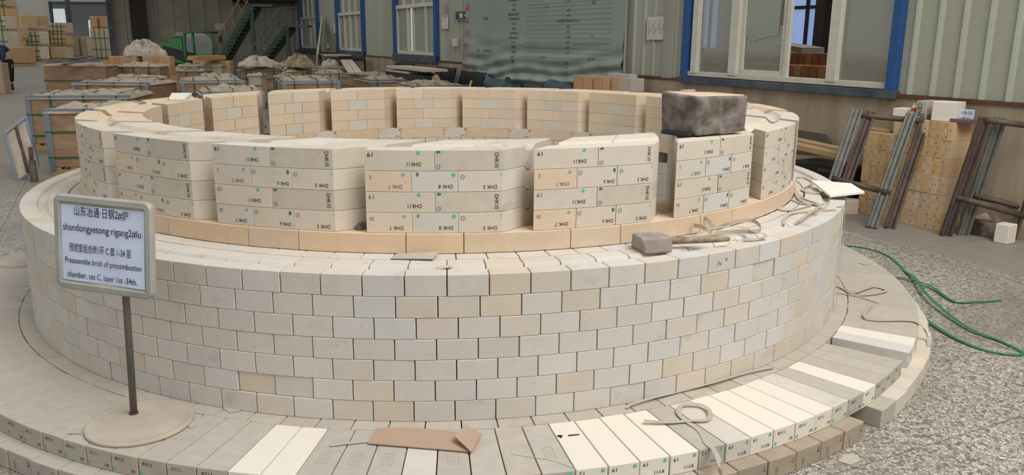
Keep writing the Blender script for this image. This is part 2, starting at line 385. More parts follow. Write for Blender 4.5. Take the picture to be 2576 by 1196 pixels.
for s0, s1 in ((-3.0, S4a), (S4b, S3a), (S3b, S2a), (S2b, S1a), (S1b, SC)):
    rib_panel(pb, s0, s1, PZ, TOPZ); wall_box(ins, s0, s1, PZ, TOPZ, -.14, -.005)
WTOP = 4.2
for s0, s1 in ((S4a, S4b), (S3a, S3b), (S2a, S2b), (S1a, S1b)):
    rib_panel(pb, s0, s1, WTOP, TOPZ); wall_box(ins, s0, s1, WTOP, TOPZ, -.14, -.005)
wr = pb.build('wall_right', M['panel']); wr['kind'] = 'structure'
wi = ins.build('wall_core', M['panel'], wr)
rb = MB(); k = -14                                        # painted pale crests of the near ribs
while .0525+k*.225 < 1.0:
    s_ = .0525+k*.225
    if s_ < S4a-.03 and s_ > -2.95: wall_box(rb, s_-.0135, s_+.0135, PZ+.01, TOPZ, .026, .0275)
    k += 1
rb.build('rib_crest', M['rib'], wr)
tr = MB(); wall_box(tr, -3.0, SC, PZ-.02, PZ+.012, 0.0, .045); tag(tr.build('trim_1', M['rust']), kind='structure')
# flashing and post right of the banner
tr = MB(); wall_box(tr, sW(1700, 100), sW(1676, 100), PZ, TOPZ, .02, .05); tag(tr.build('trim_2', M['panel_dark']), kind='structure')
# back wall with its dark lower face, pillar and mezzanine edge
BWN = -DW
def BWp(px, py, off=0.0):
    P0 = DW*(SC-off); return at_plane(px, py, P0, DW)
def BW(x, z, off=0.0): return NW*x + DW*(SC-off) + Vector((0, 0, z))
bl = BWp(283, 60).dot(NW); 
bwm = MB(); 
prof = []; x = bl
while x < WD:
    prof += [(x, 0), (x+.30, 0), (x+.33, .03), (x+.40, .03), (x+.43, 0)]; x += .5
prof = [p for p in prof if p[0] < WD]+[(WD, 0)]
for a, o in prof: bwm.v.append(tuple(BW(a, 1.0, o))); bwm.v.append(tuple(BW(a, 7.5, o)))
for i in range(len(prof)-1): bwm.f.append((2*i, 2*i+2, 2*i+3, 2*i+1))
bwm.hexa([BW(bl, 0, -.2), BW(WD, 0, -.2), BW(WD, 0, .06), BW(bl, 0, .06), BW(bl, 1.02, -.2), BW(WD, 1.02, -.2), BW(WD, 1.02, .06), BW(bl, 1.02, .06)])
bwo = bwm.build('wall_back', M['panel_dark']); bwo['kind'] = 'structure'
cl = MB(); cl.hexa([BW(bl-.3, 3.9, 0), BW(WD, 3.9, 0), BW(WD, 3.9, 4.0), BW(bl-.3, 3.9, 4.0), BW(bl-.3, 4.1, 0), BW(WD, 4.1, 0), BW(WD, 4.1, 4.0), BW(bl-.3, 4.1, 4.0)])  # unseen slab added overhead to shade the rear wall
tag(cl.build('shade_slab', M['panel_dark']), kind='structure')
tr = MB(); a = BWp(583, 2).dot(NW); tr.hexa([BW(a, 2.70, 0.05), BW(WD-.02, 2.70, 0.05), BW(WD-.02, 2.70, 1.0), BW(a, 2.70, 1.0), BW(a, 2.92, .05), BW(WD-.02, 2.92, .05), BW(WD-.02, 2.92, 1.0), BW(a, 2.92, 1.0)])
tag(tr.build('trim_3', M['beam']), kind='structure')
tr = MB(); tr.box(tuple(BW(bl-.06, 3.7, .12)), (.16, .3, 7.4), WPH*-1); tag(tr.build('trim_4', M['blue_dusty']), kind='structure')
tr = MB(); tr.box(tuple(BW(BWp(350, 60).dot(NW), 3.7, .2)), (.5, .3, 7.4), -WPH); tag(tr.build('trim_5', M['beam']), kind='structure')
# ================================================================ masonry
def arc_mesh(name, m, prof, rref, L, Rr, nseg=3, bev=.0016):
    # prof: closed (r, z) outline, or [(r, z_top, z_bottom)] from the outside inwards
    Lf = L if callable(L) else (lambda r, v=L: v); Rf = Rr if callable(Rr) else (lambda r, v=Rr: v)
    strip = len(prof[0]) == 3
    pts = [(r, zt) for r, zt, zb in prof]+[(r, zb) for r, zt, zb in prof[::-1]] if strip else prof
    mb = MB(); n = len(pts)
    for k in range(nseg+1):
        t = k/nseg
        for r, z in pts:
            a = R(Lf(r)+(Rf(r)-Lf(r))*t); mb.v.append((r*math.sin(a), rref-r*math.cos(a), z))
    for k in range(nseg):
        for i in range(n): mb.f.append((k*n+i, k*n+(i+1)%n, (k+1)*n+(i+1)%n, (k+1)*n+i))
    for b in (0, nseg*n):
        if strip:
            for i in range(len(prof)-1): mb.f.append((b+i, b+i+1, b+n-2-i, b+n-1-i))
        else: mb.f.append(tuple(b+i for i in range(n)))
    return mb.mesh(name, m, bevel=bev, ang=30)
def put(o, r, az, z, c=(0, 0), out=0.0, rz=0.0):
    a = R(az); o.location = (c[0]+(r+out)*math.sin(a), c[1]-(r+out)*math.cos(a), z); o.rotation_euler = (0, 0, a+rz); return o
def pos(r, az, z, c=(0, 0)):
    a = R(az); return Vector((c[0]+r*math.sin(a), c[1]-r*math.cos(a), z))
def rect(r0, r1, z0, z1): return [(r1, z0), (r1, z1), (r0, z1), (r0, z0)]
G = .0012
_O = ['', 'one', 'two', 'three', 'four', 'five', 'six', 'seven', 'eight', 'nine']
_T = ['', 'first', 'second', 'third', 'fourth', 'fifth', 'sixth', 'seventh', 'eighth', 'ninth', 'tenth', 'eleventh', 'twelfth', 'thirteenth', 'fourteenth', 'fifteenth', 'sixteenth', 'seventeenth', 'eighteenth', 'nineteenth']
def nth(n):
    if n < 20: return _T[n]
    t = ['', '', 'twent', 'thirt', 'fort', 'fift', 'sixt', 'sevent', 'eight', 'ninet'][n//10]
    return t+'ieth' if n % 10 == 0 else t+'y-'+_T[n % 10]
POLE = pos(0, 0, 0); POLE = at(338, 1052, Z0)
def rank_tags(items, text, cat, group, anchor_az):
    # items: (az_mid, object, look); numbered outward from the anchor angle
    rt = sorted([i for i in items if i[0] >= anchor_az], key=lambda i: i[0]); lf = sorted([i for i in items if i[0] < anchor_az], key=lambda i: -i[0])
    for side, lst in (('right', rt), ('left', lf)):
        for n, (a, o, look) in enumerate(lst, 1):
            tag(o, text % (look, nth(n)+' '+side), cat, group)
def pole_az(r, z):
    # angle where the sign pole's line of sight meets the cylinder of radius r at height z
    P = Vector((POLE.x, POLE.y, z)); d = Vector((P.x-CAM.x, P.y-CAM.y)); best = None
    for i in range(-900, 0):
        q = pos(r, i/10, z); u = Vector((q.x-CAM.x, q.y-CAM.y)); c = abs(d.x*u.y-d.y*u.x)/d.length
        if best is None or c < best[0]: best = (c, i/10)
    return best[1]
# ---- outer wall, seven courses
NB = 97; DA = 360/NB; top0, bot0 = -26.192, -29.320
RW = 2.3157
mw = arc_mesh('firebrick', M['wall_brick'], rect(2.205, RW, 0, CH-.0012), RW, -DA/2+.045, DA/2-.045, 2, .002)
tops = [(RW, 0), (RW, CH), (2.243, CH), (2.236, CH-.014), (2.224, CH-.02), (2.208, CH-.018), (2.196, CH-.005), (2.188, CH), (2.113, CH), (2.113, 0)]
mt = arc_mesh('firebrick', M['wall_brick'], tops, RW, -DA/2+.05, DA/2-.05, 2, .002)
def variant(me, m):
    k = me.copy(); k.materials[0] = m; return k
MW = {'a': mw, 'w': variant(mw, M['wall_warm']), 'p': variant(mw, M['wall_pale'])}
MT = {'a': mt, 'w': variant(mt, M['wall_warm']), 'p': variant(mt, M['wall_pale'])}
LOOK = {'a': 'cream', 'w': 'tan-tinged', 'p': 'pale'}
rest = MB()
def rest_add(mb, prof, az0, az1, c, n=1):
    b = len(mb.v); m = len(prof)
    for k in range(n+1):
        a = R(az0+(az1-az0)*k/n)
        for r, z in prof: mb.v.append((c[0]+r*math.sin(a), c[1]-r*math.cos(a), z))
    for k in range(n):
        for i in range(m): mb.f.append((b+k*m+i, b+k*m+(i+1)%m, b+(k+1)*m+(i+1)%m, b+(k+1)*m+i))
    mb.f.append(tuple(b+i for i in range(m))); mb.f.append(tuple(b+n*m+i for i in range(m)))
CN = ['bottom', 'second', 'third', 'fourth', 'fifth', 'sixth', 'top']
rnd = random.Random(11)
for ci in range(7):
    a0 = (bot0 if ci < 6 else top0) + (DA/2 if ci % 2 else 0) + (ci*.09 if ci < 6 else 0)
    z = Z0+ci*CH; items = []; lim = 68 if ci < 6 else 128
    for k in range(NB):
        am = ((a0+DA*(k+.5)+180) % 360)-180
        if abs(am) < lim:
            u = rnd.random(); v = 'w' if u < .2 else ('p' if u < .42+am*.004 else 'a')
            o = link('firebrick', (MW if ci < 6 else MT)[v]); put(o, RW, am, z, out=rnd.uniform(-.0012, .0012) - (.004 if rnd.random() < .03 else 0), rz=R(rnd.uniform(-.2, .2)))
            items.append((am, o, LOOK[v]))
            if ci == 6 and abs(am-27.6) < 1.9: PEN = o
        elif ci < 6: rest_add(rest, rect(2.205, RW, z, z+CH-.001), am-DA/2+.04, am+DA/2-.04, (0, 0), 1)
        else: rest_add(rest, [(r, zz+z) for r, zz in tops], am-DA/2+.04, am+DA/2-.04, (0, 0), 1)
    if ci < 6: rank_tags(items, '%s outer wall brick, '+CN[ci]+' course up, %s of the sign pole', 'brick', 'bricks of the round outer wall', pole_az(RW, z+CH/2))
    else: rank_tags(items, '%s grooved brick, top course of outer wall, %s of the grey mallet head', 'brick', 'bricks of the round outer wall', 20.8)
# ---- body of the wall behind the face
for ci in range(6):
    for k in range(55): rest_add(rest, rect(1.78, 2.2, Z0+ci*CH, Z0+(ci+1)*CH-.001), k*6.545+(3 if ci % 2 else 0), (k+1)*6.545-.06+(3 if ci % 2 else 0), (0, 0), 1)
for k in range(60): rest_add(rest, rect(1.99, 2.035, Z0+6*CH, Z0+7*CH-.001), k*6, (k+1)*6-.05, C0, 2)
tag(rest.build('firebrick', M['wall_brick']), 'cream bricks round the back and inside of the round wall', 'brick', 'bricks of the round outer wall', 'stuff')
# ---- narrow strip of small bricks at the foot of the inner ring
items = []; n = 109; d = 360/n
for k in range(n):
    am = ((.71+d*(k+.5)+180) % 360)-180
    if abs(am) > 105: continue
    ri = 2.0705-.0425*math.cos(R(am))+.01*math.sin(R(am)); lo = ri-2.1
    me = arc_mesh('strip_brick', M['wall_brick'] if k % 3 else M['wall_warm'], rect(ri, 2.106, 0, CH), 2.106, -d/2+.05, d/2-.05, 1)
    o = link('strip_brick', me); put(o, 2.106, am, Z0+6*CH); items.append((am, o, 'cream' if k % 3 else 'tan-tinged'))
rank_tags(items, '%s narrow strip brick at foot of inner ring, %s of the grey mallet head', 'brick', 'narrow strip bricks round the inner ring', 20.8)
# ---- inner lining, top course seen across the ring
items = []; d = 3.272
ml = arc_mesh('lining_brick', M['dhk'], rect(1.738, 1.985, 0, CH-.001), 1.985, -d/2+.05, d/2-.05, 1)
for k in range(-19, 20):
    am = 179.94+d*(k+.5); o = link('lining_brick', ml); put(o, 1.985, am, Z0+6*CH, C0); items.append((-(am-180), o, 'cream'))
rank_tags(items, '%s lining brick inside the ring, below the base course, %s of far centre', 'brick', 'lining bricks inside the ring', 0)
# ---- marks
def arc_marks(items, r, rref, inner=False):
    by = {}
    sg = -1 if inner else 1; rr = r-.0009 if inner else r+.0009
    def P(s, z):
        a = sg*s/r; return (rr*math.sin(a), rref-rr*math.cos(a), z)
    for it in items:
        kind, m, txt, s, z, wd, ht, rot = it
        mb = by.setdefault(m, MB())
        if kind == 't':
            vs, fs, asp = text_geo(txt); o = []
            for a, b in vs:
                if rot == 180: a, b = 1-a, 1-b
                elif rot == -90: a, b = b, 1-a
                o.append(P(s-wd/2+a*wd, z-ht/2+b*ht))
            mb.add(o, fs)
        elif kind == 'd':
            n = 14; o = [P(s+wd/2*math.cos(2*math.pi*k/n)*(1+.1*math.sin(3*k)), z+ht/2*math.sin(2*math.pi*k/n)*(1+.1*math.cos(2*k))) for k in range(n)]; mb.add(o, [tuple(range(n))])
        elif kind == 'o':
            n = 16; o = []
            for q in (1, .86): o += [P(s+wd/2*q*math.cos(2*math.pi*k/n), z+ht/2*q*math.sin(2*math.pi*k/n)) for k in range(n)]
            mb.add(o, [(k, (k+1)%n, n+(k+1)%n, n+k) for k in range(n)])
            for dx in (-.2, .18): mb.add([P(s+wd*(dx-.04), z-ht*.28), P(s+wd*(dx+.04), z-ht*.28), P(s+wd*(dx+.1), z+ht*.25), P(s+wd*(dx+.02), z+ht*.25)], [(0, 1, 2, 3)])
    return [(m, mb) for m, mb in by.items()]
MARKS = {}
for m_, mb_ in arc_marks([('t', 'ink_faded', 'V', '', 0, 0, 0, 0)][:0]+[('t', 'ink_faded', '/v', -.015, .035, .026, .022, 0), ('t', 'ink_faded', 'v', .022, .045, .014, .016, 0)], RW, RW): link('handwriting', mb_.mesh('mark', M[m_]), PEN)
def marks(key, items, parent, r, rref, inner=False):
    if key not in MARKS:
        MARKS[key] = [('ink_marking' if 'ink' in m else 'paint_dot', mb.mesh('mark', M[m])) for m, mb in arc_marks(items, r, rref, inner)]
    for nm, me in MARKS[key]: link(nm, me, parent)
# ---- inner ring base course (alternating long and short bricks)
RB = 2.0681; HB = .0792; ZB = Z0+7*CH
g_top = [(1.965, 0), (1.95, -.012), (1.935, -.02), (1.915, -.02), (1.90, -.012), (1.885, 0)]
pb_ = [(RB, .0), (RB, HB-.0008)]+[(r, HB-.0008+z*1.15) for r, z in g_top]+[(1.736, HB-.0008), (1.736, 0)]
bs = arc_mesh('base_brick', M['base'], pb_, RB, -3.075+.04, 3.075-.04, 3); bw = arc_mesh('base_brick', M['base'], pb_, RB, -5.925+.04, 5.925-.04, 5)
bs2 = variant(bs, M['dhk']); items = []
for k in range(20):
    a0 = (4.25-9.093+18*k)
    for (am, me, hw, short) in ((a0+3.075, bs if math.cos(R(a0)) > -.2 else bs2, 3.075, True), (a0+6.15+5.925, bw, 5.925, False)):
        am = ((am+180) % 360)-180
        o = link('base_brick', me); put(o, RB, am, ZB, C0); items.append((am, o, 'short' if short else 'long'))
        if short and abs(am) > 120:
            marks('dhk2', [('t', 'ink', 'DHK2', .062, .016, .034, .011, 180), ('t', 'ink_faded', '20', -.075, .062, .018, .010, 180), ('d', 'teal_dot', '', .083, .066, .013, .016, 0)], o, 1.736, RB, True)
rank_tags(items, 'orange-tan %s base course brick under the piers, %s of the grey mallet head', 'brick', 'base course bricks under the piers', 20.8)
# ---- piers of shaped bricks
RP = 2.0575; HP = .0804; RI = 1.7364
def Lf(r): return 8.6*(RP-r)/(RP-RI)
def Rf(r):
    if r > 1.982: return 14.6+2.5*(RP-r)/(RP-1.982)
    return 17.1+6.2*(1.982-r)/(1.982-RI)
def pier_prof():
    h = HP-.0012
    return [(RP, h, 0), (2.02, h, 0), (1.982, h, 0)]+[(r, h+z*1.15, z*1.15*.9+.0004) for r, z in g_top]+[(1.80, h, 0), (RI, h, 0)]
def pier_brick(t0, t1, m):
    d = .0006
    def a(r): L = Lf(r); return L+(Rf(r)-L)*t0 - AM + (.04 if t0 > 0 else 0)
    def b(r): L = Lf(r); return L+(Rf(r)-L)*t1 - AM - (.04 if t1 < 1 else 0)
    AM = 14.6*(t0+t1)/2
    return arc_mesh('shaped_brick', M[m], pier_prof(), RP, a, b, 4, .0014), AM
PB = {}
for nm, t0, t1 in (('11', 0, .505), ('10', .505, 1), ('7', 0, .336), ('6', .336, .672), ('5', .672, 1)):
    for m in ('dhk', 'dhk_warm', 'dhk_grey', 'wall_pale', 'dhk_far'): PB[nm, m] = pier_brick(t0, t1, m)
def dm(nm, k, row):
    wd = {'11': .267, '10': .261, '7': .176, '6': .176, '5': .172}[nm]
    U = lambda u: (u-.5)*wd
    V = lambda v: HP*(1-v)
    f = 'ink_faded' if (row in (1, 2) and nm in ('7', '11')) or (k in (-2, -3) and nm == '6') else 'ink'
    sc = 1
    if nm == '11': return [('t', 'ink' if row == 3 else f, '19', U(.09), V(.25), .020, .0165, 180), ('d', 'green_dot', '', U(.80-.03*(row % 2)), V(.14), .0135, .0135, 0), ('t', f if k == -2 else 'ink', 'DHK11', U(.71), V(.68), .052, .0145, 180)]
    if nm == '10': return [('t', 'ink', 'DHK10', U(.91), V(.5), .0155, .056, -90), ('d', 'teal_dot', '', U(.065), V(.1), .017, .010, 0), ('o', 'ink_faded', '', U(.06), V(.8), .018, .018, 0)]
    if nm == '7': return [('t', 'ink_faded', '20' if row == 0 else '2', U(.13), V(.32), .018 if row == 0 else .009, .013, 180), ('d', 'green_dot', '', U(.83), V(.18), .012, .012, 0), ('t', f, 'DHK 7', U(.66), V(.75), .053, .0145, 180)]
    if nm == '6':
        if k == 0: return [('t', 'ink' if row == 2 else 'ink_faded', '8', U(.14), V(.16), .009, .0145, 180), ('d', 'green_dot', '', U(.91), V(.18), .0155, .0155, 0), ('t', 'ink', 'DHK 8', U(.74), V(.74), .053, .0145, 180)]
        return [('o', 'ink_faded', '', U(.08), V(.25), .018, .018, 0), ('d', 'teal_dot', '', U(.93), V(.2), .012, .017, 0), ('t', f, 'DHK 6', U(.80), V(.76), .048, .0145, 180)]
    return [('o', 'ink_faded', '', U(.11), V(.28), .018, .018, 0), ('d', 'pale_dot', '', U(.975), V(.16), .008, .014, 0), ('t', 'ink', 'DHK 5', U(.72), V(.78), .052, .0145, 180)]
RN = ['bottom', 'second', 'third', 'top']
CNT = {1: 'one', 2: 'two', 3: 'three', 4: 'four', 5: 'five', 6: 'six', 7: 'seven', 8: 'eight', 9: 'nine', 10: 'ten', 11: 'eleven', 12: 'twelve'}
SLABK = -6
for k in range(-9, 11):
    pa = -9.0934+18*k
    for row in range(4):
        for nm in (('11', '10') if row % 2 else ('7', '6', '5')):
            front = -3 <= k <= 4
            if front: m = {'10': 'dhk_grey' if row != 3 or k in (0, -1, -2) else 'dhk', '11': 'dhk', '7': 'dhk_warm' if k in (0, 1, -2) else 'dhk', '6': 'wall_pale' if k in (0, 2) else 'dhk', '5': 'dhk'}[nm]
            else: m = {'10': 'dhk_far', '11': 'dhk_warm' if (k % 3 == 0 or row == 1) else 'dhk_far', '7': 'dhk_warm', '6': 'dhk', '5': 'dhk_far'}[nm]
            me, AM = PB[nm, m]
            o = link('shaped_brick', me); put(o, RP, pa+AM, ZB+HB+row*HP, C0, out=rnd.uniform(-.0004, .0004), rz=R(rnd.uniform(-.03, .03)))
            if -4 <= k <= 4: marks((nm, k if k in (0, -2) else (-3 if k == -3 else 9), row), dm(nm, k, row), o, RP, RP)
            if front:
                code = 'DHK'+nm if len(nm) == 2 else 'DHK '+('8' if nm == '6' and k == 0 else nm)
                where = 'in the pier under the dark block' if k == 2 else '%s pier%s %s of the dark block' % (CNT[abs(k-2)], 's' if abs(k-2) > 1 else '', 'left' if k < 2 else 'right')
                tag(o, 'brick stamped %s, %s in %s row, %s' % (code, {'11': 'left', '10': 'right', '7': 'left', '6': 'middle', '5': 'right'}[nm], RN[row], where), 'brick', 'shaped bricks of the piers')
            else:
                # far side, seen from inside: higher angle is further left
                kk = k if k < 0 else k-20
                pn = SLABK-kk
                pos_ = {'11': 'right', '10': 'left', '7': 'right', '6': 'middle', '5': 'left'}[nm]
                where = 'pier carrying the white slab' if pn == 0 else ('%s pier%s %s of the white slab' % (CNT.get(abs(pn), str(abs(pn))), 's' if abs(pn) > 1 else '', 'right' if pn > 0 else 'left'))
                tag(o, 'far shaped brick, %s row, inner face %s, %s' % (RN[row], pos_, where), 'brick', 'shaped bricks of the piers')
# ---- ledge ring at the foot of the outer wall
items = []; d = 360/112
ml = arc_mesh('ledge_brick', M['dusty'], rect(2.2, 2.3825, .08, .1545), 2.3825, -d/2+.05, d/2-.05, 1); mr_ = MB()
for k in range(112):
    am = ((-18.37+d*(k+.5)+180) % 360)-180
    if abs(am) < 92: o = link('ledge_brick', ml); put(o, 2.3825, am, 0); items.append((am, o, 'dusty'))
    else: rest_add(mr_, rect(2.2, 2.3825, .08, .1545), am-d/2+.05, am+d/2-.05, (0, 0))
rank_tags(items, '%s narrow ledge brick at the foot of the outer wall, %s of sign pole', 'brick', 'ledge bricks at the foot of the wall', pole_az(2.35, Z0))
# ---- upper base layer of long radial bricks
RR = 2.722; d = 2.4; items = []
def ry(m): return arc_mesh('radial_brick', M[m], rect(2.385, RR, 0, .0745), RR, lambda r: -(d/2)+.04, lambda r: d/2-.045, 1, .002)
MR = {m: ry(m) for m in ('dusty', 'clean', 'wall_brick')}
clean = {0, 1, 2, 3, 6, 7, 8, 9, 12, -10, -9, 18}; half = {-5, 10, 17, 5}
for k in range(-62, 75):
    am = 8.54+d*(k+.5)
    if k == 16: continue
    if abs(am) > 112: rest_add(mr_, rect(2.385, RR, .08, .1545), am-d/2+.05, am+d/2-.05, (0, 0)); continue
    m = 'clean' if k in clean else ('wall_brick' if k in half else 'dusty')
    o = link('radial_brick', MR[m]); put(o, RR, am, .08, out=rnd.uniform(-.002, .002)); items.append((am, o, {'clean': 'bright clean', 'wall_brick': 'cream', 'dusty': 'dusty'}[m]))
    if k in (-8, -7, -6, -4, -1):
        if 'stamp' not in MARKS:
            t = MB()
            for c_, d_ in (((-.017, .13, .0752), (.0022, .075, .0014)), ((.017, .13, .0752), (.0022, .075, .0014)), ((0, .0925, .0752), (.032, .0022, .0014)), ((0, .1675, .0752), (.032, .0022, .0014)), ((-.006, .13, .0751), (.003, .05, .0012)), ((.005, .12, .0751), (.003, .03, .0012)), ((.003, .15, .0751), (.014, .003, .0012))): t.box(c_, d_)
            MARKS['stamp'] = t.mesh('stamp', M['dusty'])
        link('pressed_stamp', MARKS['stamp'], o)
    if -38 < am < 52:
        up = am < 5 or am > 25.5
        dot = ('d', 'green_dot', '', .034*(1 if not up else -1)*(1), .060 if not up else .012, .013, .013, 0)
        if up: it = [('t', 'ink' if k % 3 else 'ink_faded', 'RY11', -.018, .054, .036, .0125, 0), ('t', 'ink', '19', .036, .018, .016, .0135, 0), ('d', 'green_dot', '', -.046, .016, .011, .015, 0)]
        else: it = [('t', 'ink', 'RY11', .018, .022, .036, .0125, 180), ('t', 'ink', '19' if k % 4 else '12', -.036, .057, .017, .0135, 180), ('d', 'green_dot', '', .038, .061, .013, .013, 0)]
        marks(('ry', up, k % 3, k % 4), it, o, RR, RR)
rank_tags(items, '%s long radial base brick, upper layer, %s of the sign pole base', 'brick', 'radial bricks of the upper base layer', pole_az(2.6, Z0))
# ---- lower base layer
RL = 2.783; d = 2.927; items = []; 
MLr = {m: arc_mesh('step_brick', M[m], rect(2.44, RL, 0, .0795), RL, -d/2+.05, d/2-.05, 1, .003) for m in ('dusty', 'dark_brick', 'wall_warm')}
for k in range(-70, 53):
    am = 26.6+d*(k+.5)
    if k == 3: continue
    if abs(((am+180) % 360)-180) > 112: rest_add(mr_, rect(2.44, RL, 0, .0795), am-d/2+.05, am+d/2-.05, (0, 0)); continue
    am = ((am+180) % 360)-180
    m = 'dark_brick' if 17 < am < 39.5 else ('wall_warm' if am > 41 and am < 75 else 'dusty')
    o = link('step_brick', MLr[m]); put(o, RL, am, 0, out=rnd.uniform(-.004, .004)); items.append((am, o, {'dusty': 'dusty', 'dark_brick': 'dirty grey', 'wall_warm': 'cream'}[m]))
    if -34 < am < 36: marks(('lo', k % 3), [('t', 'ink_faded' if k % 3 else 'ink', '19', .052, .052, .014, .018, -90), ('t', 'ink_faded', 'CN1', -.03, .03, .012, .03, -90)], o, RL, RL)
rank_tags(items, '%s lower step brick on the floor, %s of the sign pole', 'brick', 'step bricks of the lower base layer', pole_az(2.78, .04))
tag(mr_.build('radial_brick', M['dusty']), 'dusty base bricks behind the round wall', 'brick', 'radial bricks of the upper base layer', 'stuff')
# ================================================================ things on and around the ring
ZW = Z0+7*CH; ZP = ZB+HB+4*HP                     # top of outer wall, top of piers
# ---- sign on its stand
sg = empty('sign_stand', tuple(at(338, 1052, Z0)))
base = sg.location.copy()
lc = lambda p: Vector(p)-base
dc = Vector((-1.125, -2.262, 0))-Vector((base.x, base.y, 0))
MB().lathe([(.001, .016), (.05, .016), (.15, .014), (.165, .010), (.172, .013), (.181, .012), (.184, .006), (.183, 0), (.001, 0)], 56, (dc.x, dc.y, .001)).build('base_plate', M['disc'], sg, smooth=True)
# board frame axes
yaw, pit, rol = R(-21.28), R(-5.3), R(1.2)
RM = Matrix.Rotation(yaw, 3, 'Z') @ Matrix.Rotation(pit, 3, 'X') @ Matrix.Rotation(rol, 3, 'Y')
BC = Vector((-1.2005, base.y, .655+Z0)) - base
SWD, SHT = .414, .339
def bd(u, v, o=0.0):  # u,v in -.5...5, o toward viewer
    return BC + RM @ Vector((u*SWD, -o, v*SHT))
bn_ = RM @ Vector((0, -1, 0)); top0 = at_plane(317, 752, BC+base-bn_*.020, bn_)-base; top = top0+(RM @ Vector((0, 0, .12))); 
MB().tube([(0, 0, .014), top0, top], .0125, 14).build('pole', M['pole'], sg, smooth=True)
MB().tube([(0, 0, .012), (0, 0, .024)], .016, 12).build('weld_collar', M['rust'], sg)
pn = MB(); q = [bd(a, b, o) for o in (-.006, .004) for a, b in ((-.47, -.46), (.47, -.46), (.47, .46), (-.47, .46))]; pn.hexa(q); pn.build('back_panel', M['board_back'], sg)
# rounded tube frame
rc = .085; path = []
for cx_, cy2, a0 in ((.5-rc*.82, .5-rc, 0), (-.5+rc*.82, .5-rc, 90), (-.5+rc*.82, -.5+rc, 180), (.5-rc*.82, -.5+rc, 270)):
    for k in range(7):
        a = R(a0+15*k); path.append((cx_+rc*.82*math.cos(a), cy2+rc*math.sin(a)))
fr = MB(); n = len(path); nv = RM @ Vector((0, -1, 0)); fw = .030
sec = [(-.5, -.010), (-.5, .004), (-.32, .012), (.25, .013), (.5, .006), (.5, -.010)]
for i in range(n):
    u, v = path[i]; du = u/abs(u) if abs(u) > 1e-6 else 0
    c_ = bd(u, v); a_, b_ = path[(i+1) % n], path[(i-1) % n]
    d = (bd(*a_)-bd(*b_)).normalized(); sd = d.cross(nv).normalized()
    for s_, o in sec: fr.v.append(tuple(c_ - sd*(fw*(.5+s_)) * -1 * -1 + nv*o) if False else tuple(c_ - sd*(fw*(s_+.5)) + nv*o))
m_ = len(sec)
for i in range(n):
    for k in range(m_): fr.f.append((i*m_+k, i*m_+(k+1) % m_, ((i+1) % n)*m_+(k+1) % m_, ((i+1) % n)*m_+k))
fr.build('board_frame', M['frame_grey'], sg, smooth=False)
pp = MB(); pp.grid(lambda u, v: bd(-.425+.85*u, -.40+.80*v, .0065+.0022*math.sin(u*9)*math.sin(v*4+1)), 16, 12); pap = pp.build('paper_sheet', M['paper'], sg, smooth=True)
def board_px(x, y):  # crop pixel of the board to board coordinates
    tl, tr_, br, bl_ = (155, 95), (1050, 190), (1090, 1105), (160, 980)
    u = (x-tl[0])/(tr_[0]-tl[0]+ (y-100)/900*35); yt = tl[1]+(tr_[1]-tl[1])*u; yb = bl_[1]+(br[1]-bl_[1])*u
    return u-.5, .5-(y-yt)/(yb-yt)
ux_ = RM @ Vector((1, 0, 0)); uz_ = RM @ Vector((0, 0, 1))
for st, xa, ya, xb, yb in (('山东冶通·日钢2#炉', 355, 300, 855, 360), ('shandongyetong·rigang2#lu', 244, 438, 975, 555), ('预燃室组合砖1环 C 套 1-34 层', 300, 622, 884, 722), ('Preassemble brick of precombustion', 258, 738, 985, 868), ('chamber, set C, layer 1st -34th.', 276, 872, 945, 1000)):
    ht = {'山': .105, 's': .098, '预': .092, 'P': .080, 'c': .082}[st[0]]
    u0, v0 = board_px(xa, ya); u1, v1 = board_px(xb, yb); tm = MB()
    vs, fs, asp = text_geo(st); v0 = (v0+v1)/2
    desc = .0 
    tm.add([bd(u0+(u1-u0)*a, v0+ht*b, .0100) for a, b in vs], fs); tm.build('printed_line', M['ink'], sg)
tag(sg, 'grey framed notice board with printed sheet on a pole and round dusty base', 'sign')
# ---- second board leaning behind at the left, seen from its back
s2 = empty('sign_stand', tuple(at(55, 462, 0)))
b2 = s2.location.copy(); 
n2 = Vector((-.25, -.97, 0)).normalized()
pA = at(46, 452, 0)+Vector((0, 0, .0)); D2 = (pA-CAM).dot(FWD)
P2 = [at_dist(44, 458, D2*.995), at_dist(96, 418, D2*1.02), at_dist(64, 296, D2*1.04), at_dist(12, 338, D2*1.0)]
c2 = [p-b2 for p in P2]; nn = (c2[1]-c2[0]).cross(c2[3]-c2[0]).normalized()
if nn.y > 0: nn = -nn
MB().hexa([c2[0], c2[1], c2[1]-nn*.02, c2[0]-nn*.02, c2[3], c2[2], c2[2]-nn*.02, c2[3]-nn*.02]).build('board_back', M['board_back'], s2)
f2 = MB(); loop = c2+[c2[0]]
for a, b in zip(loop[:-1], loop[1:]): f2.bar(a+nn*.004, b+nn*.004, .028, .026, nn)
f2.build('board_frame', M['steel'], s2, bevel=.005)
MB().bar(c2[0].lerp(c2[1], .5)+nn*.012, c2[3].lerp(c2[2], .5)+nn*.012, .03, .014, nn).build('centre_rib', M['pipe'], s2)
pb0 = at_dist(88, 462, D2*.985)-b2; pb1 = at_dist(76, 372, D2*1.0)-b2
MB().tube([pb0, pb0.lerp(pb1, .62)], .036, 12).build('socket_pipe', M['pipe'], s2, smooth=True)
MB().tube([pb0.lerp(pb1, .6), pb1], .022, 12).build('stub_pole', M['rust'], s2, smooth=True)
tag(s2, 'worn white sign board leaning with its back shown, beside the wrapped crates', 'sign')
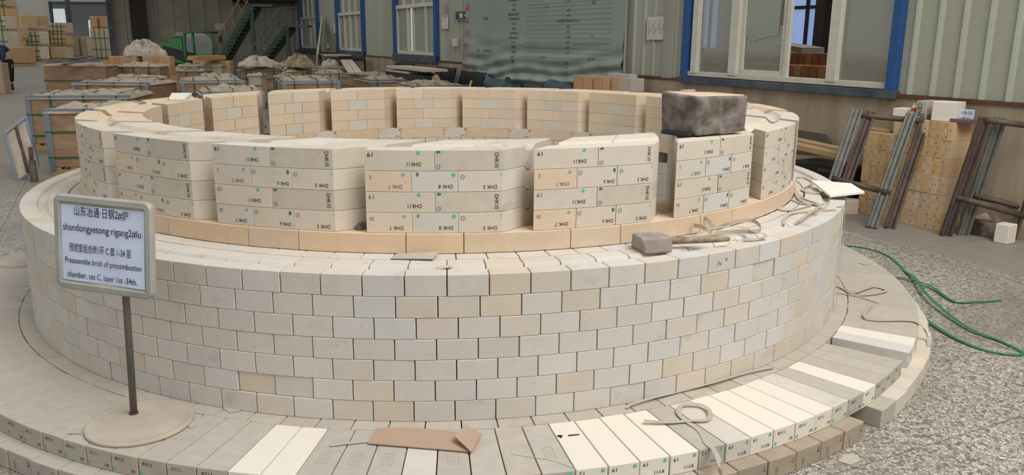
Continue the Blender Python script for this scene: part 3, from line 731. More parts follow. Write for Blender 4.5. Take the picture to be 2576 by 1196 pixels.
# ---- loose round base plate at the far left behind the wall
o = MB().lathe([(.001, .03), (.12, .028), (.175, .012), (.18, 0), (.001, 0)], 40).build('round_base_plate', M['disc'], None, tuple(at(62, 658, Z0)+Vector((0, .03, 0)))); tag(o, 'round grey sign base lying at far left, half hidden by the wall', 'base plate')
# ---- dark block on a pier
A = at(1752, 346, ZP); B = at(1878, 336, ZP); ua = (B-A); ua.z = 0; L1 = ua.length; ua.normalize(); va = Vector((-ua.y, ua.x, 0)); L2 = .225; Hh = .172
bk = empty('wooden_block', tuple(A+ua*L1/2+va*L2/2), math.atan2(ua.y, ua.x))
bl_ = MB()
def blk(x, y, z):
    return (x, y, z)
bl_.hexa([(-L1/2+.006, -L2/2, .004), (L1/2-.01, -L2/2, .010), (L1/2-.006, L2/2, .004), (-L1/2, L2/2, .004), (-L1/2-.004, -L2/2+.004, Hh), (L1/2+.01, -L2/2+.008, Hh-.004), (L1/2+.004, L2/2, Hh-.004), (-L1/2-.012, L2/2, Hh+.012)])
me = bl_.build('block_body', M['dark_block'], bk, bevel=.012, seg=3)
for f in range(3): pass
MB().hexa([(-L1/2+.008, -L2/2+.014, Hh-.012), (L1/2-.004, -L2/2+.016, Hh-.014), (L1/2-.006, L2/2-.012, Hh-.014), (-L1/2+.002, L2/2-.012, Hh+.0), (-L1/2+.012, -L2/2+.018, Hh+.0035), (L1/2-.008, -L2/2+.02, Hh-.0005), (L1/2-.01, L2/2-.018, Hh-.0005), (-L1/2+.006, L2/2-.018, Hh+.013)]).build('dust_layer', M['dust_top'], bk, bevel=.004)
MB().hexa([(-L1/2-.03, -L2/2+.03, -.001), (-L1/2+.06, -L2/2+.02, -.001), (-L1/2+.06, L2/2-.02, -.001), (-L1/2-.03, L2/2-.03, -.001), (-L1/2-.028, -L2/2+.03, .016), (-L1/2+.06, -L2/2+.02, .02), (-L1/2+.06, L2/2-.02, .02), (-L1/2-.028, L2/2-.03, .016)]).build('bottom_plate', M['black'], bk, bevel=.004)
MB().box((.01, L2/2+.01, Hh+.004), (.085, .03, .02)).build('back_stub', M['handle'], bk, bevel=.006)
tag(bk, 'large weathered black wooden block with dusty top standing on a pier', 'block')
# ---- mallet on the outer wall
A = at(1615, 642, ZW); B = at(1692, 637, ZW); ua = (B-A); ua.z = 0; ua.normalize(); va = Vector((-ua.y, ua.x, 0)); L1 = .134; L2 = .125; Hh = .062
ml_ = empty('mallet', tuple(A+ua*L1/2+va*L2/2), math.atan2(ua.y, ua.x))
MB().hexa([(-L1/2+.012, -L2/2, 0), (L1/2-.004, -L2/2, 0), (L1/2-.01, L2/2, 0), (-L1/2+.004, L2/2, 0), (-L1/2, -L2/2+.012, Hh), (L1/2, -L2/2+.012, Hh), (L1/2-.012, L2/2-.01, Hh), (-L1/2+.004, L2/2-.01, Hh)]).build('mallet_head', M['rubber'], ml_, bevel=.009, seg=3, smooth=False)
inv = Matrix.Rotation(-math.atan2(ua.y, ua.x), 3, 'Z')
h1 = inv @ (at(1832, 602, ZW+.032)-ml_.location)
h0 = Vector((L1/2-.012, .0, .034))
MB().tube([h0, h0.lerp(h1, .35), h0.lerp(h1, .8), h1], [.0155, .0145, .0125, .0095], 12).build('mallet_handle', M['handle'], ml_, smooth=True)
MB().tube([h1, h1+(h1-h0).normalized()*.004], .008, 10).build('handle_tip', M['rust'], ml_)
tag(ml_, 'dusty grey rubber mallet with worn handle lying on top of outer wall', 'mallet')
# ---- pieces on the ring
p = at(450, 250, ZP)
def slab(name, pix, z, th, m, label, cat, group=None, bev=.002, lift=None):
    v = [at(x, y, z) for x, y in pix]; c = sum(v, Vector())/len(v); mb = MB()
    pts = [q-c for q in v]
    if lift: pts = [q+Vector((0, 0, l)) for q, l in zip(pts, lift)]
    mb.prism(pts, (0, 0, th)); o = mb.build(name, m, None, tuple(c), bevel=bev); tag(o, label, cat, group); return o
slab('ceramic_slab', [(426, 252), (466, 252), (483, 240), (432, 240)], ZP+.0005, .018, M['foam'], 'small white slab lying on the far left pier', 'slab')
rg = MB(); c = at(905, 577, ZB+HB)
def ragf(u, v):
    a = u*2*math.pi; r = (.040+.010*math.sin(3*a)+.005*math.sin(7*a))*math.cos(v*math.pi/2)
    return (r*1.0*math.cos(a), r*.8*math.sin(a), .020*math.sin(v*math.pi/2)*(1+.25*math.sin(4*a+v*3)))
o = rg.grid(ragf, 26, 6).build('crumpled_rag', M['rag'], None, tuple(c+Vector((.0, .02, .001)))); tag(o, 'small crumpled grey rag in the slot between two front piers', 'rag')
slab('foam_sheet', [(2039, 458), (2089, 489), (2174, 494), (2140, 472)], ZW+.030, .012, M['foam'], 'torn white board sheet overhanging the right edge of the wall', 'sheet', lift=(0.0, -.018, .012, .012), bev=.001)
slab('cardboard_scrap', [(2062, 484), (2100, 500), (2132, 501), (2118, 486)], ZW+.002, .004, M['cardboard'], 'small cardboard scrap under the white sheet on the wall', 'cardboard', bev=0)
slab('cardboard_scrap', [(983, 652), (1090, 657), (1104, 642), (1000, 640)], ZW+.002, .003, M['dusty'], 'thin pale flake of board in the groove at front of wall', 'scrap', bev=0, lift=(0, .006, .01, 0))
slab('cardboard_scrap', [(1096, 672), (1104, 678), (1140, 672), (1134, 667)], ZW+.001, .002, M['dust_top'], 'tiny paper flake on top of wall below the front piers', 'scrap', bev=0)
# folded cardboard on the base
cb = empty('cardboard_sheet', tuple(at(1060, 1108, Z0)))
c = cb.location.copy()
v = [at(x, y, Z0+.004)-c for x, y in ((925, 1118), (1184, 1139), (1205, 1100), (1148, 1090), (1040, 1079), (949, 1079))]
MB().prism(v, (0, 0, .004)).build('sheet', M['cardboard'], cb)
v = [at(x, y, Z0+.012)-c for x, y in ((1143, 1112), (1186, 1140), (1212, 1097), (1173, 1084))]
v = [q+Vector((0, 0, l)) for q, l in zip(v, (.018, 0, .004, .02))]
MB().prism(v, (0, 0, .004)).build('folded_flap', M['cardboard'], cb)
tag(cb, 'strip of brown cardboard with a folded end lying on the radial bricks', 'cardboard')
slab('cardboard_scrap', [(2108, 1162), (2140, 1172), (2166, 1160), (2158, 1148), (2126, 1144)], .001, .003, M['dusty'], 'small beige cardboard scrap on the terrazzo at lower right', 'scrap', bev=0)
slab('cardboard_scrap', [(2175, 668), (2196, 664), (2176, 656), (2160, 662)], Z0+.001, .002, M['dusty'], 'small flake on the base behind the wall, at right', 'scrap', bev=0)
slab('cardboard_scrap', [(466, 1066), (478, 1078), (498, 1072), (484, 1060)], Z0+.001, .002, M['dusty'], 'thin grey flake touching the right side of the sign base', 'scrap', bev=0)
slab('cardboard_scrap', [(170, 1092), (205, 1094), (200, 1078), (186, 1080)], Z0+.001, .002, M['disc'], 'thin grey flake touching the left side of the sign base', 'scrap', bev=0)
slab('paper_flake', [(560, 1028), (578, 1040), (606, 1036), (590, 1024)], Z0+.001, .002, M['dusty'], 'thin board flake on the ledge right of the sign pole', 'scrap', bev=0)
# ---- straps
def strap(pix, z, m, label, wd=.017, th=.0012, edge=False, name='packing_strap', lifts=None, cat='strap', n=6):
    pts = [at(p[0], p[1], z+(p[2] if len(p) > 2 else 0)) for p in pix]; pts = spline(pts, n); c = pts[0].copy()
    side = [Vector((0, 0, 1)) for _ in pts] if edge else None
    mb = MB(); mb.ribbon([p-c+Vector((0, 0, wd/2 if edge else th)) for p in pts], wd, th, side)
    o = mb.build(name, m, None, tuple(c)); tag(o, label, cat, 'loose packing straps'); return o
strap([(1620, 1060, .012), (1680, 1064, .006), (1735, 1060, .004), (1778, 1058, .006), (1786, 1038, .01), (1765, 1020, .012), (1722, 1018, .012), (1706, 1036, .008), (1722, 1058, .003), (1758, 1084), (1778, 1118), (1795, 1132, .002), (1808, 1160, .0), (1812, 1196, -.05)], Z0+.001, M['strap'], 'beige packing strap with one loop lying over the front base bricks', edge=False)
strap([(1576, 1028, .004), (1600, 1014, .012), (1700, 988, .006), (1800, 962, .012), (1880, 938, .01), (1945, 926, .004)], Z0+.001, M['strap'], 'beige packing strap along the foot of the wall, lower right', wd=.012)
strap([(830, 1122), (880, 1116), (930, 1111)], Z0+.002, M['strap'], 'short beige strap end sticking out left of the cardboard')
strap([(1720, 588, .004), (1752, 560, .03), (1775, 556, .05), (1800, 580, .01), (1840, 566, .04), (1890, 560, .04), (1912, 575, .035), (1905, 588, .02), (1850, 588, .01), (1800, 592, .004)], ZW+.001, M['strap'], 'tangle of beige strap loops behind the mallet handle', edge=True, n=8)
strap([(1690, 612, .002), (1740, 596, .012), (1800, 574, .035), (1860, 572, .03), (1900, 584, .03), (1922, 590, .02), (1922, 598, .012), (1880, 604, .006), (1840, 606, .002)], ZW+.001, M['strap'], 'upper beige strap looping right of the mallet handle', edge=False, n=8)
strap([(1745, 572, .03), (1765, 576, .05), (1778, 585, .04), (1790, 592, .008)], ZW+.001, M['strap'], 'short upright strap curl behind the mallet handle', edge=True)
strap([(1655, 537, .08), (1668, 552, .06), (1672, 572, .006)], ZW+.001, M['strap'], 'short strap end hanging from the slot right of the second front pier', wd=.016)
strap([(1992, 452), (2000, 480), (2018, 498), (2050, 510), (2058, 516), (2020, 514), (1985, 502), (1965, 520), (1962, 528), (1990, 530), (2040, 518)], ZW+.003, M['strap'], 'beige strap coil between the right pier and the wall edge', n=8)
strap([(1990, 450, .0), (2020, 446, .004), (2045, 460, .004), (2018, 478, .004), (2050, 486, .004), (2075, 482, .004)], ZW+.003, M['strap'], 'beige strap bend beside the white sheet on the wall', n=8)
strap([(2000, 478), (2010, 500, .004), (2040, 512, .003), (2056, 516, .003)], ZW+.006, M['strap'], 'short strap piece crossing the coil near the right pier')
strap([(1972, 566, .0), (1976, 548, .004), (2000, 536, .004), (2060, 530, .003), (2105, 528, .002)], ZW+.003, M['strap'], 'beige strap running to the right edge of the wall top', wd=.014)
strap([(2008, 558), (2025, 545, .005), (2040, 535, .003), (2075, 512, .002)], ZW+.004, M['strap'], 'broad strap piece in the groove of the wall at right', wd=.017)
# straps hanging down the right side of the wall
def hang(pts, label, wd=.014):
    pts = spline([Vector(p) for p in pts], 6); c = pts[0].copy(); side = [pos(1, AZH+90, 0)-pos(0, 0, 0) for _ in pts]
    mb = MB(); mb.ribbon([p-c for p in pts], wd, .0012, side); o = mb.build('packing_strap', M['strap'], None, tuple(c)); tag(o, label, 'strap', 'loose packing straps')
AZH = 58.0
hang([pos(2.29, 57.5, ZW+.004), pos(2.322, 58, ZW+.002), pos(2.330, 58.2, ZW-.06), pos(2.328, 58.6, ZW-.25), pos(2.335, 58.2, ZW-.42), pos(2.33, 58.6, Z0+.03)], 'strap hanging down the right edge of the outer wall to its foot')
AZH = 72.0
hang([pos(2.28, 70, ZW+.004), pos(2.325, 71, ZW+.006), pos(2.345, 71.5, ZW-.03), pos(2.35, 71.8, ZW-.12), pos(2.335, 72, ZW-.22)], 'thin strap curling over the right rim of the outer wall', .008)
strap([(2105, 720, .004), (2150, 735, .01), (2170, 730, .01), (2200, 722, .006), (2230, 732, .006), (2190, 742, .004), (2150, 742, .003), (2120, 728, .003)], Z0+.001, M['strap'], 'beige strap loops on the dusty base right of the wall', n=8)
strap([(2104, 738), (2160, 746, .006), (2210, 764)], Z0+.001, M['strap'], 'straight beige strap piece on the base right of the wall', wd=.01)
strap([(2195, 766, .006), (2176, 788, .012), (2180, 800, .012), (2220, 806, .008), (2290, 808, .004), (2318, 820, .0), (2334, 850, -.06), (2336, 872, -.075)], Z0+.001, M['strap'], 'wide pale strap curving off the base onto the lower step', wd=.016, edge=False, n=8)
strap([(2118, 618), (2170, 624), (2225, 640), (2258, 664), (2275, 682), (2300, 700, .02), (2330, 740, .03), (2375, 782, .02), (2440, 828, .01), (2510, 856, .004), (2560, 880), (2573, 892), (2540, 894), (2470, 880), (2400, 850, .005), (2330, 805, .01), (2285, 765, .01), (2244, 728, .006), (2236, 704, .006), (2262, 699, .006), (2330, 716, .012), (2362, 735, .008), (2402, 760, .004), (2455, 761), (2518, 757)], .003, M['green_strap'], 'long green packing strap looping across the terrazzo floor', wd=.021, edge=False, n=7)
strap([(1284, 1143), (1340, 1152), (1390, 1160), (1450, 1182)], Z0+.001, M['pale_dot'], 'thin pale green thread across two dusty front base bricks', wd=.002, th=.001)
slab('charcoal_smear', [(1400, 1097), (1412, 1103), (1416, 1097), (1408, 1095)], Z0+.0008, .0006, M['ink'], 'small black spill on the edge of a bright base brick', 'smear', bev=0)
slab('charcoal_smear', [(1429, 1098), (1457, 1095), (1458, 1093), (1430, 1095)], Z0+.0008, .0006, M['ink'], 'short black pen line drawn on a bright base brick', 'pen mark', bev=0)
# ================================================================ right side: windows, banner, notices
def wall_thing_box(mb, s0, s1, z0, z1, o0, o1): wall_box(mb, s0, s1, z0, z1, o0, o1)
def zat(x, y, off=0.0): return at_wall(x, y, off).z
# ---- big window
SB, ST = PZ+.0, WTOP
w4 = empty('window_4', tuple(W(S4a, PZ, 0))); w4['kind'] = 'structure'
def wb(parent, name, m, s0, s1, z0, z1, o0, o1, bevel=.003):
    mb = MB(); wall_box(mb, s0, s1, z0, z1, o0, o1); o = mb.build(name, m, None, bevel=bevel); o.parent = parent; o.matrix_parent_inverse = parent.matrix_basis.inverted() if False else Matrix.Translation(-parent.location); return o
sx = lambda x: sW(x, 130)
wb(w4, 'side_frame', M['blue'], S4a, S4a+.095, PZ-.02, ST, -.06, .07); wb(w4, 'side_frame', M['blue'], S4b-.10, S4b, PZ-.02, ST, -.06, .055)
wb(w4, 'sill_frame', M['blue_dusty'], S4a-.02, S4b, PZ-.035, PZ+.035, -.06, .085)
wb(w4, 'sill_track', M['white_frame'], S4a+.09, S4b-.10, PZ+.045, PZ+.10, -.06, .02)
for a, b in ((1743, 1757), (1838, 1858), (2087, 2112)): wb(w4, 'mullion', M['white_frame'], sx(b), sx(a), PZ+.08, ST, -.05, .03)
wb(w4, 'sash_stile', M['white_frame'], sx(1972), sx(1960), PZ+.09, ST, -.06, -.02); wb(w4, 'sash_stile', M['white_frame'], sx(1984), sx(1974), PZ+.09, ST, -.03, .01); wb(w4, 'sash_stile', M['white_frame'], sx(1866), sx(1858), PZ+.09, ST, -.05, -.02)
wb(w4, 'sash_rail', M['white_frame'], sx(1972), sx(1860), PZ+.10, PZ+.15, -.05, -.015)
wb(w4, 'glass_pane', M['glass_dusty'], sx(1838), sx(1757), PZ+.09, ST, -.030, -.026, 0)
wb(w4, 'glass_pane', M['glass_dusty'], S4a+.09, sx(2112), PZ+.09, ST, -.030, -.026, 0)
# broken pane: the remaining sheet has a jagged lower edge
g = [(1866, 74), (1876, 93), (1895, 104), (1922, 95), (1958, 88)]
pv = [at_wall(x, y, -.035) for x, y in g]; pv += [W(sx(1960), ST, -.035), W(sx(1866), ST, -.035)]
gb = MB(); gb.prism(pv, NW*.004); o = gb.build('broken_glass_sheet', M['glass_film'], w4); o.matrix_parent_inverse = Matrix.Translation(-w4.location)
wb(w4, 'glass_pane', M['glass_dusty'], sx(1960), sx(1866), PZ+.15, PZ+.62, -.046, -.043, 0)
# ---- tall windows
def tall(idx, sa, sb, zt, gap=None, vs=(.25, .5, .75), frame='blue'):
    e = empty('window_%d' % idx, tuple(W(sa, PZ, 0))); e['kind'] = 'structure'; L_ = sb-sa
    wb(e, 'side_frame', M[frame], sa, sa+.13, PZ-.05, WTOP, -.06, .09); wb(e, 'side_frame', M[frame], sb-.13, sb, PZ-.05, WTOP, -.06, .09)
    wb(e, 'sill_frame', M['blue_dusty'], sa, sb, PZ-.06, PZ+.10, -.06, .11)
    a, b = sa+.13, sb-.13
    wb(e, 'frame_rail', M['white_frame'], a, b, PZ+.10, PZ+.17, -.05, .03); wb(e, 'frame_rail', M['white_frame'], a, b, zt-.04, zt+.04, -.05, .04)
    for v in (0,)+tuple(vs)+(1,): wb(e, 'mullion', M['white_frame'], a+(b-a)*v-.035, a+(b-a)*v+.035, PZ+.15, zt, -.05, .03)
    for v in (.3, .55, .8): wb(e, 'mullion', M['white_frame'], a+(b-a)*v-.025, a+(b-a)*v+.025, zt, WTOP, -.05, .03)
    wb(e, 'glass_pane', M['glass_film'], a, b, zt, WTOP, -.03, -.025, 0)
    vv = (0,)+tuple(vs)+(1,)
    for i in range(len(vv)-1):
        if gap != i: wb(e, 'glass_pane', M['glass_film'], a+(b-a)*vv[i]+.03, a+(b-a)*vv[i+1]-.03, PZ+.17, zt, -.03, -.025, 0)
    return e
z3 = zat(1050, 14); z2 = zat(885, 34); z1 = zat(778, 45)
tall(3, S3a, S3b, z3, gap=2, vs=(.24, .56, .70)); tall(2, S2a, S2b, z2, vs=(.28, .52, .75)); tall(1, S1a, S1b, z1, vs=(.25, .45))
# ---- banner
def banner():
    e = empty('banner', tuple(W(sW(1580, 100), .25, .05)))
    sl, sr_ = sW(1180, 80), sW(1583, 80); zb, zt = .42, 5.2
    def disp(s, z):
        k = max(0, min(1, (1.75-z)/.9)); t = (sl-s)/(sl-sr_)
        wv = .018*math.sin(z*19+2.2*math.sin(t*5)+t*7)*k + .03*math.sin(z*31-t*9+math.sin(t*11)*1.5)*k*k + .02*math.sin(t*60+z*7)*max(0, k-.55)*1.5
        base_ = .075+.004*math.sin(t*7+z*2)+.003*math.sin(z*5)
        return base_+.04*k+wv*1.0
    def f(u, v):
        s = sl+(sr_-sl)*u; z = zb+(zt-zb)*(v**1.6); s2_ = s
        if v < .3: s2_ -= 0
        z2_ = z + (.30*(u**1.5)*max(0, 1-v*3.2)) if True else z
        return W(s2_, z2_, disp(s, z))
    def fs(s, z): return W(s, z, disp(s, z)+.004)
    mb = MB(); mb.grid(f, 120, 110); cl = mb.build('banner_cloth', M['banner'], None, smooth=True); cl.parent = e; cl.matrix_parent_inverse = Matrix.Translation(-e.location)
    def txt(st, x0, x1, y0, y1, m, name='printed_text'):
        vs, fs_, asp = text_geo(st); o = []
        s0, s1 = sW(x0, (y0+y1)/2), sW(x1, (y0+y1)/2); zt_, zb_ = zat((x0+x1)/2, y0), zat((x0+x1)/2, y1)
        t = MB()
        t.add([fs(s0+(s1-s0)*a, zb_+(zt_-zb_)*b) for a, b in vs], fs_); q = t.build(name, m, None); q.parent = e; q.matrix_parent_inverse = Matrix.Translation(-e.location)
    Z = lambda x, y: (1150+x/4.6, y/4.6)
    for ch, x0, y0, x1, y1 in (('砌', 130, 52, 182, 135), ('体', 132, 198, 182, 278), ('内', 132, 345, 182, 428), ('控', 130, 497, 185, 582), ('标', 130, 642, 185, 722), ('准', 135, 765, 195, 830)):
        (a, b), (c, d) = Z(x0, y0), Z(x1, y1); txt(ch, a, c, b, d, M['red'], 'red_character')
    for st, x0, y0, x1, y1 in (('标高(毫米)', 645, -10, 757, 22), ('半径', 685, 42, 724, 75), ('错台', 685, 97, 724, 130), ('垂直度(毫米)', 640, 150, 768, 188), ('平整度(毫米)', 640, 205, 768, 238), ('内径', 685, 262, 724, 293), ('环缝', 685, 317, 724, 348), ('空煤气接口', 657, 370, 754, 404), ('标高(毫米)', 648, 424, 760, 458), ('半径', 685, 477, 724, 508), ('平整度', 678, 530, 733, 562), ('垂直度', 678, 585, 733, 617), ('错台', 685, 640, 724, 672), ('口宽', 685, 693, 722, 722),
            ('复合度', 342, 196, 395, 232), ('卷孔、口及管道各口', 288, 568, 462, 602), ('热风出口', 330, 796, 425, 828),
            ('≤1', 1073, 65, 1106, 95), ('±5', 1322, -18, 1358, 12), ('≤5', 1322, 100, 1358, 134), ('≤2', 1608, 12, 1650, 46), ('≤4', 1322, 163, 1358, 196), ('≤2(要达到92%以上)', 1212, 220, 1465, 264), ('≤3', 1322, 288, 1358, 322), ('±2', 1322, 350, 1358, 384), ('-3-0', 1305, 410, 1372, 444), ('±3', 1322, 473, 1358, 506), ('≤3', 1320, 535, 1356, 568), ('≤5', 1320, 593, 1355, 628), ('2≤1', 1040, 648, 1092, 676), ('≤1.5', 1585, 664, 1652, 700), ('≤2', 1318, 718, 1353, 750), ('≤2', 1318, 775, 1352, 806), ('±2', 1316, 838, 1350, 866), ('1.2', 1612, 410, 1645, 434)):
        (a, b), (c, d) = Z(x0, y0), Z(x1, y1); txt(st, a, c, max(b, -8), d, M['dprint'])
    # thin table lines
    for y in (40, 82, 130, 186, 245, 300, 352, 404, 458, 515, 575, 632, 690):
        zz = zat(1432, (y+6)/4.6) if y > 300 else None
        z_ = zat(1150+1340/4.6, (y)/4.6-3)
        t = MB(); a, b = sW(1150+840/4.6, 60), sW(1150+1850/4.6, 60); t.ribbon([fs(a+(b-a)*k/24, z_) for k in range(25)], .0035, .0006, [Vector((0, 0, 1))]*25)
        q = t.build('table_line', M['line'], None); q.parent = e; q.matrix_parent_inverse = Matrix.Translation(-e.location)
    tag(e, 'large grey-green banner with red characters and a printed tolerance table', 'banner')
M['banner'] = mat('grey_green_banner_cloth', (140, 148, 136), .4, noise=.04, nscale=1.4, spec=.5, rgb2=(132, 141, 131))
M['line'] = mat('thin_print_line', (104, 112, 104), .7)
banner()
tb = MB()
def tf(u, v):
    s = sW(1265, 190)+(sW(1478, 215)-sW(1265, 190))*u
    return W(s, .22+.62*v+.10*u*0-.0*v+ (.06*math.sin(u*9)+.05*math.sin(u*23))*v, .40+.06*math.sin(u*25+v*5)+.04*math.sin(u*51-v*7)+.07*math.sin(v*8+u*9))
tb.grid(tf, 90, 24); o = tb.build('tarpaulin', M['tarp_dark'], None, smooth=True); tag(o, 'dark blue tarpaulin bunched along the bottom of the banner', 'tarpaulin')
def card(name, x0, y0, x1, y1, off, m, label, cat, th=.004, parent=None):
    mb = MB(); s0, s1 = sW(x0, (y0+y1)/2), sW(x1, (y0+y1)/2); za, zb = zat((x0+x1)/2, y0), zat((x0+x1)/2, y1)
    wall_box(mb, s1, s0, zb, za, off, off+th); o = mb.build(name, m, None); 
    if label: tag(o, label, cat)
    return o, s0, s1, za, zb
def wtext(parent, st, s0, s1, z0, z1, off, m, name='printed_text'):
    vs, fs_, asp = text_geo(st); t = MB(); t.add([W(s0+(s1-s0)*a, z0+(z1-z0)*b, off) for a, b in vs], fs_); q = t.build(name, m, None); q.parent = parent; q.matrix_parent_inverse = Matrix.Translation(-parent.location)
M['notice'] = mat('faded_notice_paper', (196, 188, 184), .8, noise=.05, nscale=9); M['faint'] = mat('faint_print', (150, 142, 138), .8)
o, s0, s1, za, zb = card('paper_notice', 1633, 42, 1681, 100, .03, M['notice'], 'faded printed paper taped to the ribbed wall, right of the banner', 'notice')
for i in range(9):
    c = s0+(s1-s0)*(.1+.095*i); 
    t = MB(); wall_box(t, c-.006, c+.006, zb+.06+.03*(i % 3), za-.04-.05*((i*2) % 3), .035, .0355); t.build('print_column', M['faint'], o)
o, s0, s1, za, zb = card('paper_notice', 1116, 36, 1133, 73, .04, M['notice'], 'white paper notice on the wall left of the exit sign', 'notice')
wtext(o, '消防通道', s0-.04, s1+.04, zb+.22, zb+.5, .046, M['faint'])
o, s0, s1, za, zb = card('paper_notice', 841, 60, 848, 84, .04, M['notice'], 'small pale notice on the wall between the two far tall windows', 'notice')
M['exit_green'] = mat('exit_sign_dark', (52, 62, 60), .5); M['exit_pale'] = mat('exit_sign_pale', (205, 212, 200), .5)
e = empty('exit_sign', tuple(at_wall(1164, 40, .04)))
def wp(name, m, x0, y0, x1, y1, o0, o1):
    mb = MB(); wall_box(mb, sW(x1, 40), sW(x0, 40), zat((x0+x1)/2, y1), zat((x0+x1)/2, y0), o0, o1); q = mb.build(name, m, None); q.parent = e; q.matrix_parent_inverse = Matrix.Translation(-e.location)
wp('sign_frame', M['steel'], 1151, 27, 1176.5, 52, .02, .05); wp('sign_face', M['exit_green'], 1153, 30, 1176, 49, .05, .053)
for pts, nm in (([(1167.5, 37.5), (1172, 37.5), (1170, 34.5), (1172, 34.5), (1175, 38.8), (1172, 43), (1170, 43), (1172, 40), (1167.5, 40)], 'arrow'), ([(1155, 35), (1158, 32), (1160, 34), (1158, 37), (1160, 40), (1158, 46), (1156, 46), (1157, 41), (1155, 39)], 'running_figure'), ([(1160.5, 33), (1163.5, 33), (1163.5, 46), (1160.5, 46)], 'doorway')):
    mb = MB(); v = [at_wall(x, y, .054) for x, y in pts]; mb.prism(v, NW*-.001); q = mb.build(nm, M['exit_pale'], e); q.matrix_parent_inverse = Matrix.Translation(-e.location)
tag(e, 'dark exit sign with white arrow pointing right, beside the banner', 'sign')
o, *_ = card('switch_box', 1148, 97, 1157, 116, .03, M['white_frame'], 'small pale switch box with cables on wall left of the banner', 'switch', .06)
o, *_ = card('switch_box', 826, 109, 831, 121, .03, M['white_frame'], 'small pale switch box on the wall between the far tall windows', 'switch', .08)
# ---- next hall seen through the window
OFF = -7.5
nh = MB(); 
def nbox(s0, s1, z0, z1, o0, o1): wall_box(nh, s0, s1, z0, z1, o0, o1)
def swo(x, y, off): return at_wall(x, y, off).dot(DW)
OF = -9.0
xs = [(1762, 1806), (1984, 2070)]
wins = [(swo(b, 60, OF), swo(a, 60, OF)) for a, b in xs]; wins.sort()
zlo = at_wall(2020, 124, OF).z; zhi = 4.6; prev = -14
for a, b in wins: nbox(prev, a, 0, 8, OF-.2, OF); nbox(a, b, 0, zlo, OF-.2, OF); nbox(a, b, zhi, 8, OF-.2, OF); prev = b
nbox(prev, 34, 0, 8, OF-.2, OF)
o = nh.build('wall_far', M['inner_wall']); o['kind'] = 'structure'
for i, (a, b) in enumerate(wins):
    e = empty('window_%d' % (5+i), tuple(W(a, zlo, OF))); e['kind'] = 'structure'
    wb(e, 'window_pane', M['daylight_blue'], a, b, zlo, zhi, OF-.08, OF-.07, 0)
    for v in (0, .5, 1): wb(e, 'mullion', M['beam'], a+(b-a)*v-.045, a+(b-a)*v+.045, zlo, zhi, OF-.06, OF-.01)
    wb(e, 'cross_rail', M['beam'], a, b, zlo+(1.55 if i else .95), zlo+(1.63 if i else 1.03), OF-.06, OF-.01)
c = swo(2083, 60, OF); pbm = MB(); wall_box(pbm, swo(2096, 60, OF), swo(2071, 60, OF), 0, 8, OF, OF+.3); tag(pbm.build('trim_6', M['beam']), kind='structure')
cyl = MB(); pc = at_wall(2019, 85, OF-.6); 
# brick stacks in the next hall
mbn = MB().box((0, 0, .14), (.11, .24, .28)).mesh('firebrick', M['red_brown_brick'], bevel=.004)
mbo = variant(mbn, M['orange_brick']); idx = 0
items = []
def hall_row(off, x0, x1, ytop, label, tiers=1, tall_=.28, step=.125):
    s_a, s_b = swo(x1, ytop, off), swo(x0, ytop, off); ztop = at_wall((x0+x1)/2, ytop, off).z; n_ = int((s_b-s_a)/step); z0 = ztop-tall_*tiers
    bx = MB(); wall_box(bx, s_a, s_b, 0, z0-.002, off-.12, off+.12); q = bx.build('brick_pallet', M['red_brown_brick'], None); tag(q, 'lower tiers of '+label[0], 'bricks', None, 'stuff')
    for t in range(tiers):
        for k in range(n_):
            o = link('firebrick', mbn if (k+t) % 3 else mbo); P = W(s_a+(k+.5)*step, z0+t*tall_, off); o.location = P; o.rotation_euler = (0, 0, -WPH*-1+math.pi/2)
            o.rotation_euler = (0, 0, math.atan2(DW.y, DW.x))
            tag(o, label[1]+', %s from right' % nth(t*n_+k+1), 'brick', label[2])
hall_row(-1.15, 1760, 2236, 163, ('the front brick row beyond the big window', 'red-brown firebrick in front row beyond the big window', 'bricks in the front row beyond the window'))
hall_row(-2.5, 1758, 2232, 132, ('the rear brick row beyond the big window', 'red-brown firebrick in rear row beyond the big window', 'bricks in the rear row beyond the window'))
# bundle of sheets on the bricks
pbx = at_wall(2005, 133, -2.0); sh = empty('sheet_bundle', tuple(pbx))
for k in range(4):
    MB().hexa([DW*.32+NW*-.2+Vector((0, 0, .02*k+.06)), DW*-.28+NW*-.2+Vector((0, 0, .02*k)), DW*-.28+NW*.2+Vector((0, 0, .02*k)), DW*.32+NW*.2+Vector((0, 0, .02*k+.06)), DW*.30+NW*-.2+Vector((0, 0, .02*k+.072)), DW*-.28+NW*-.2+Vector((0, 0, .02*k+.012)), DW*-.28+NW*.2+Vector((0, 0, .02*k+.012)), DW*.30+NW*.2+Vector((0, 0, .02*k+.072))]).build('sheet', M['white_frame'], sh)
tag(sh, 'bundle of pale sheets lying on the bricks seen through open window', 'sheets')
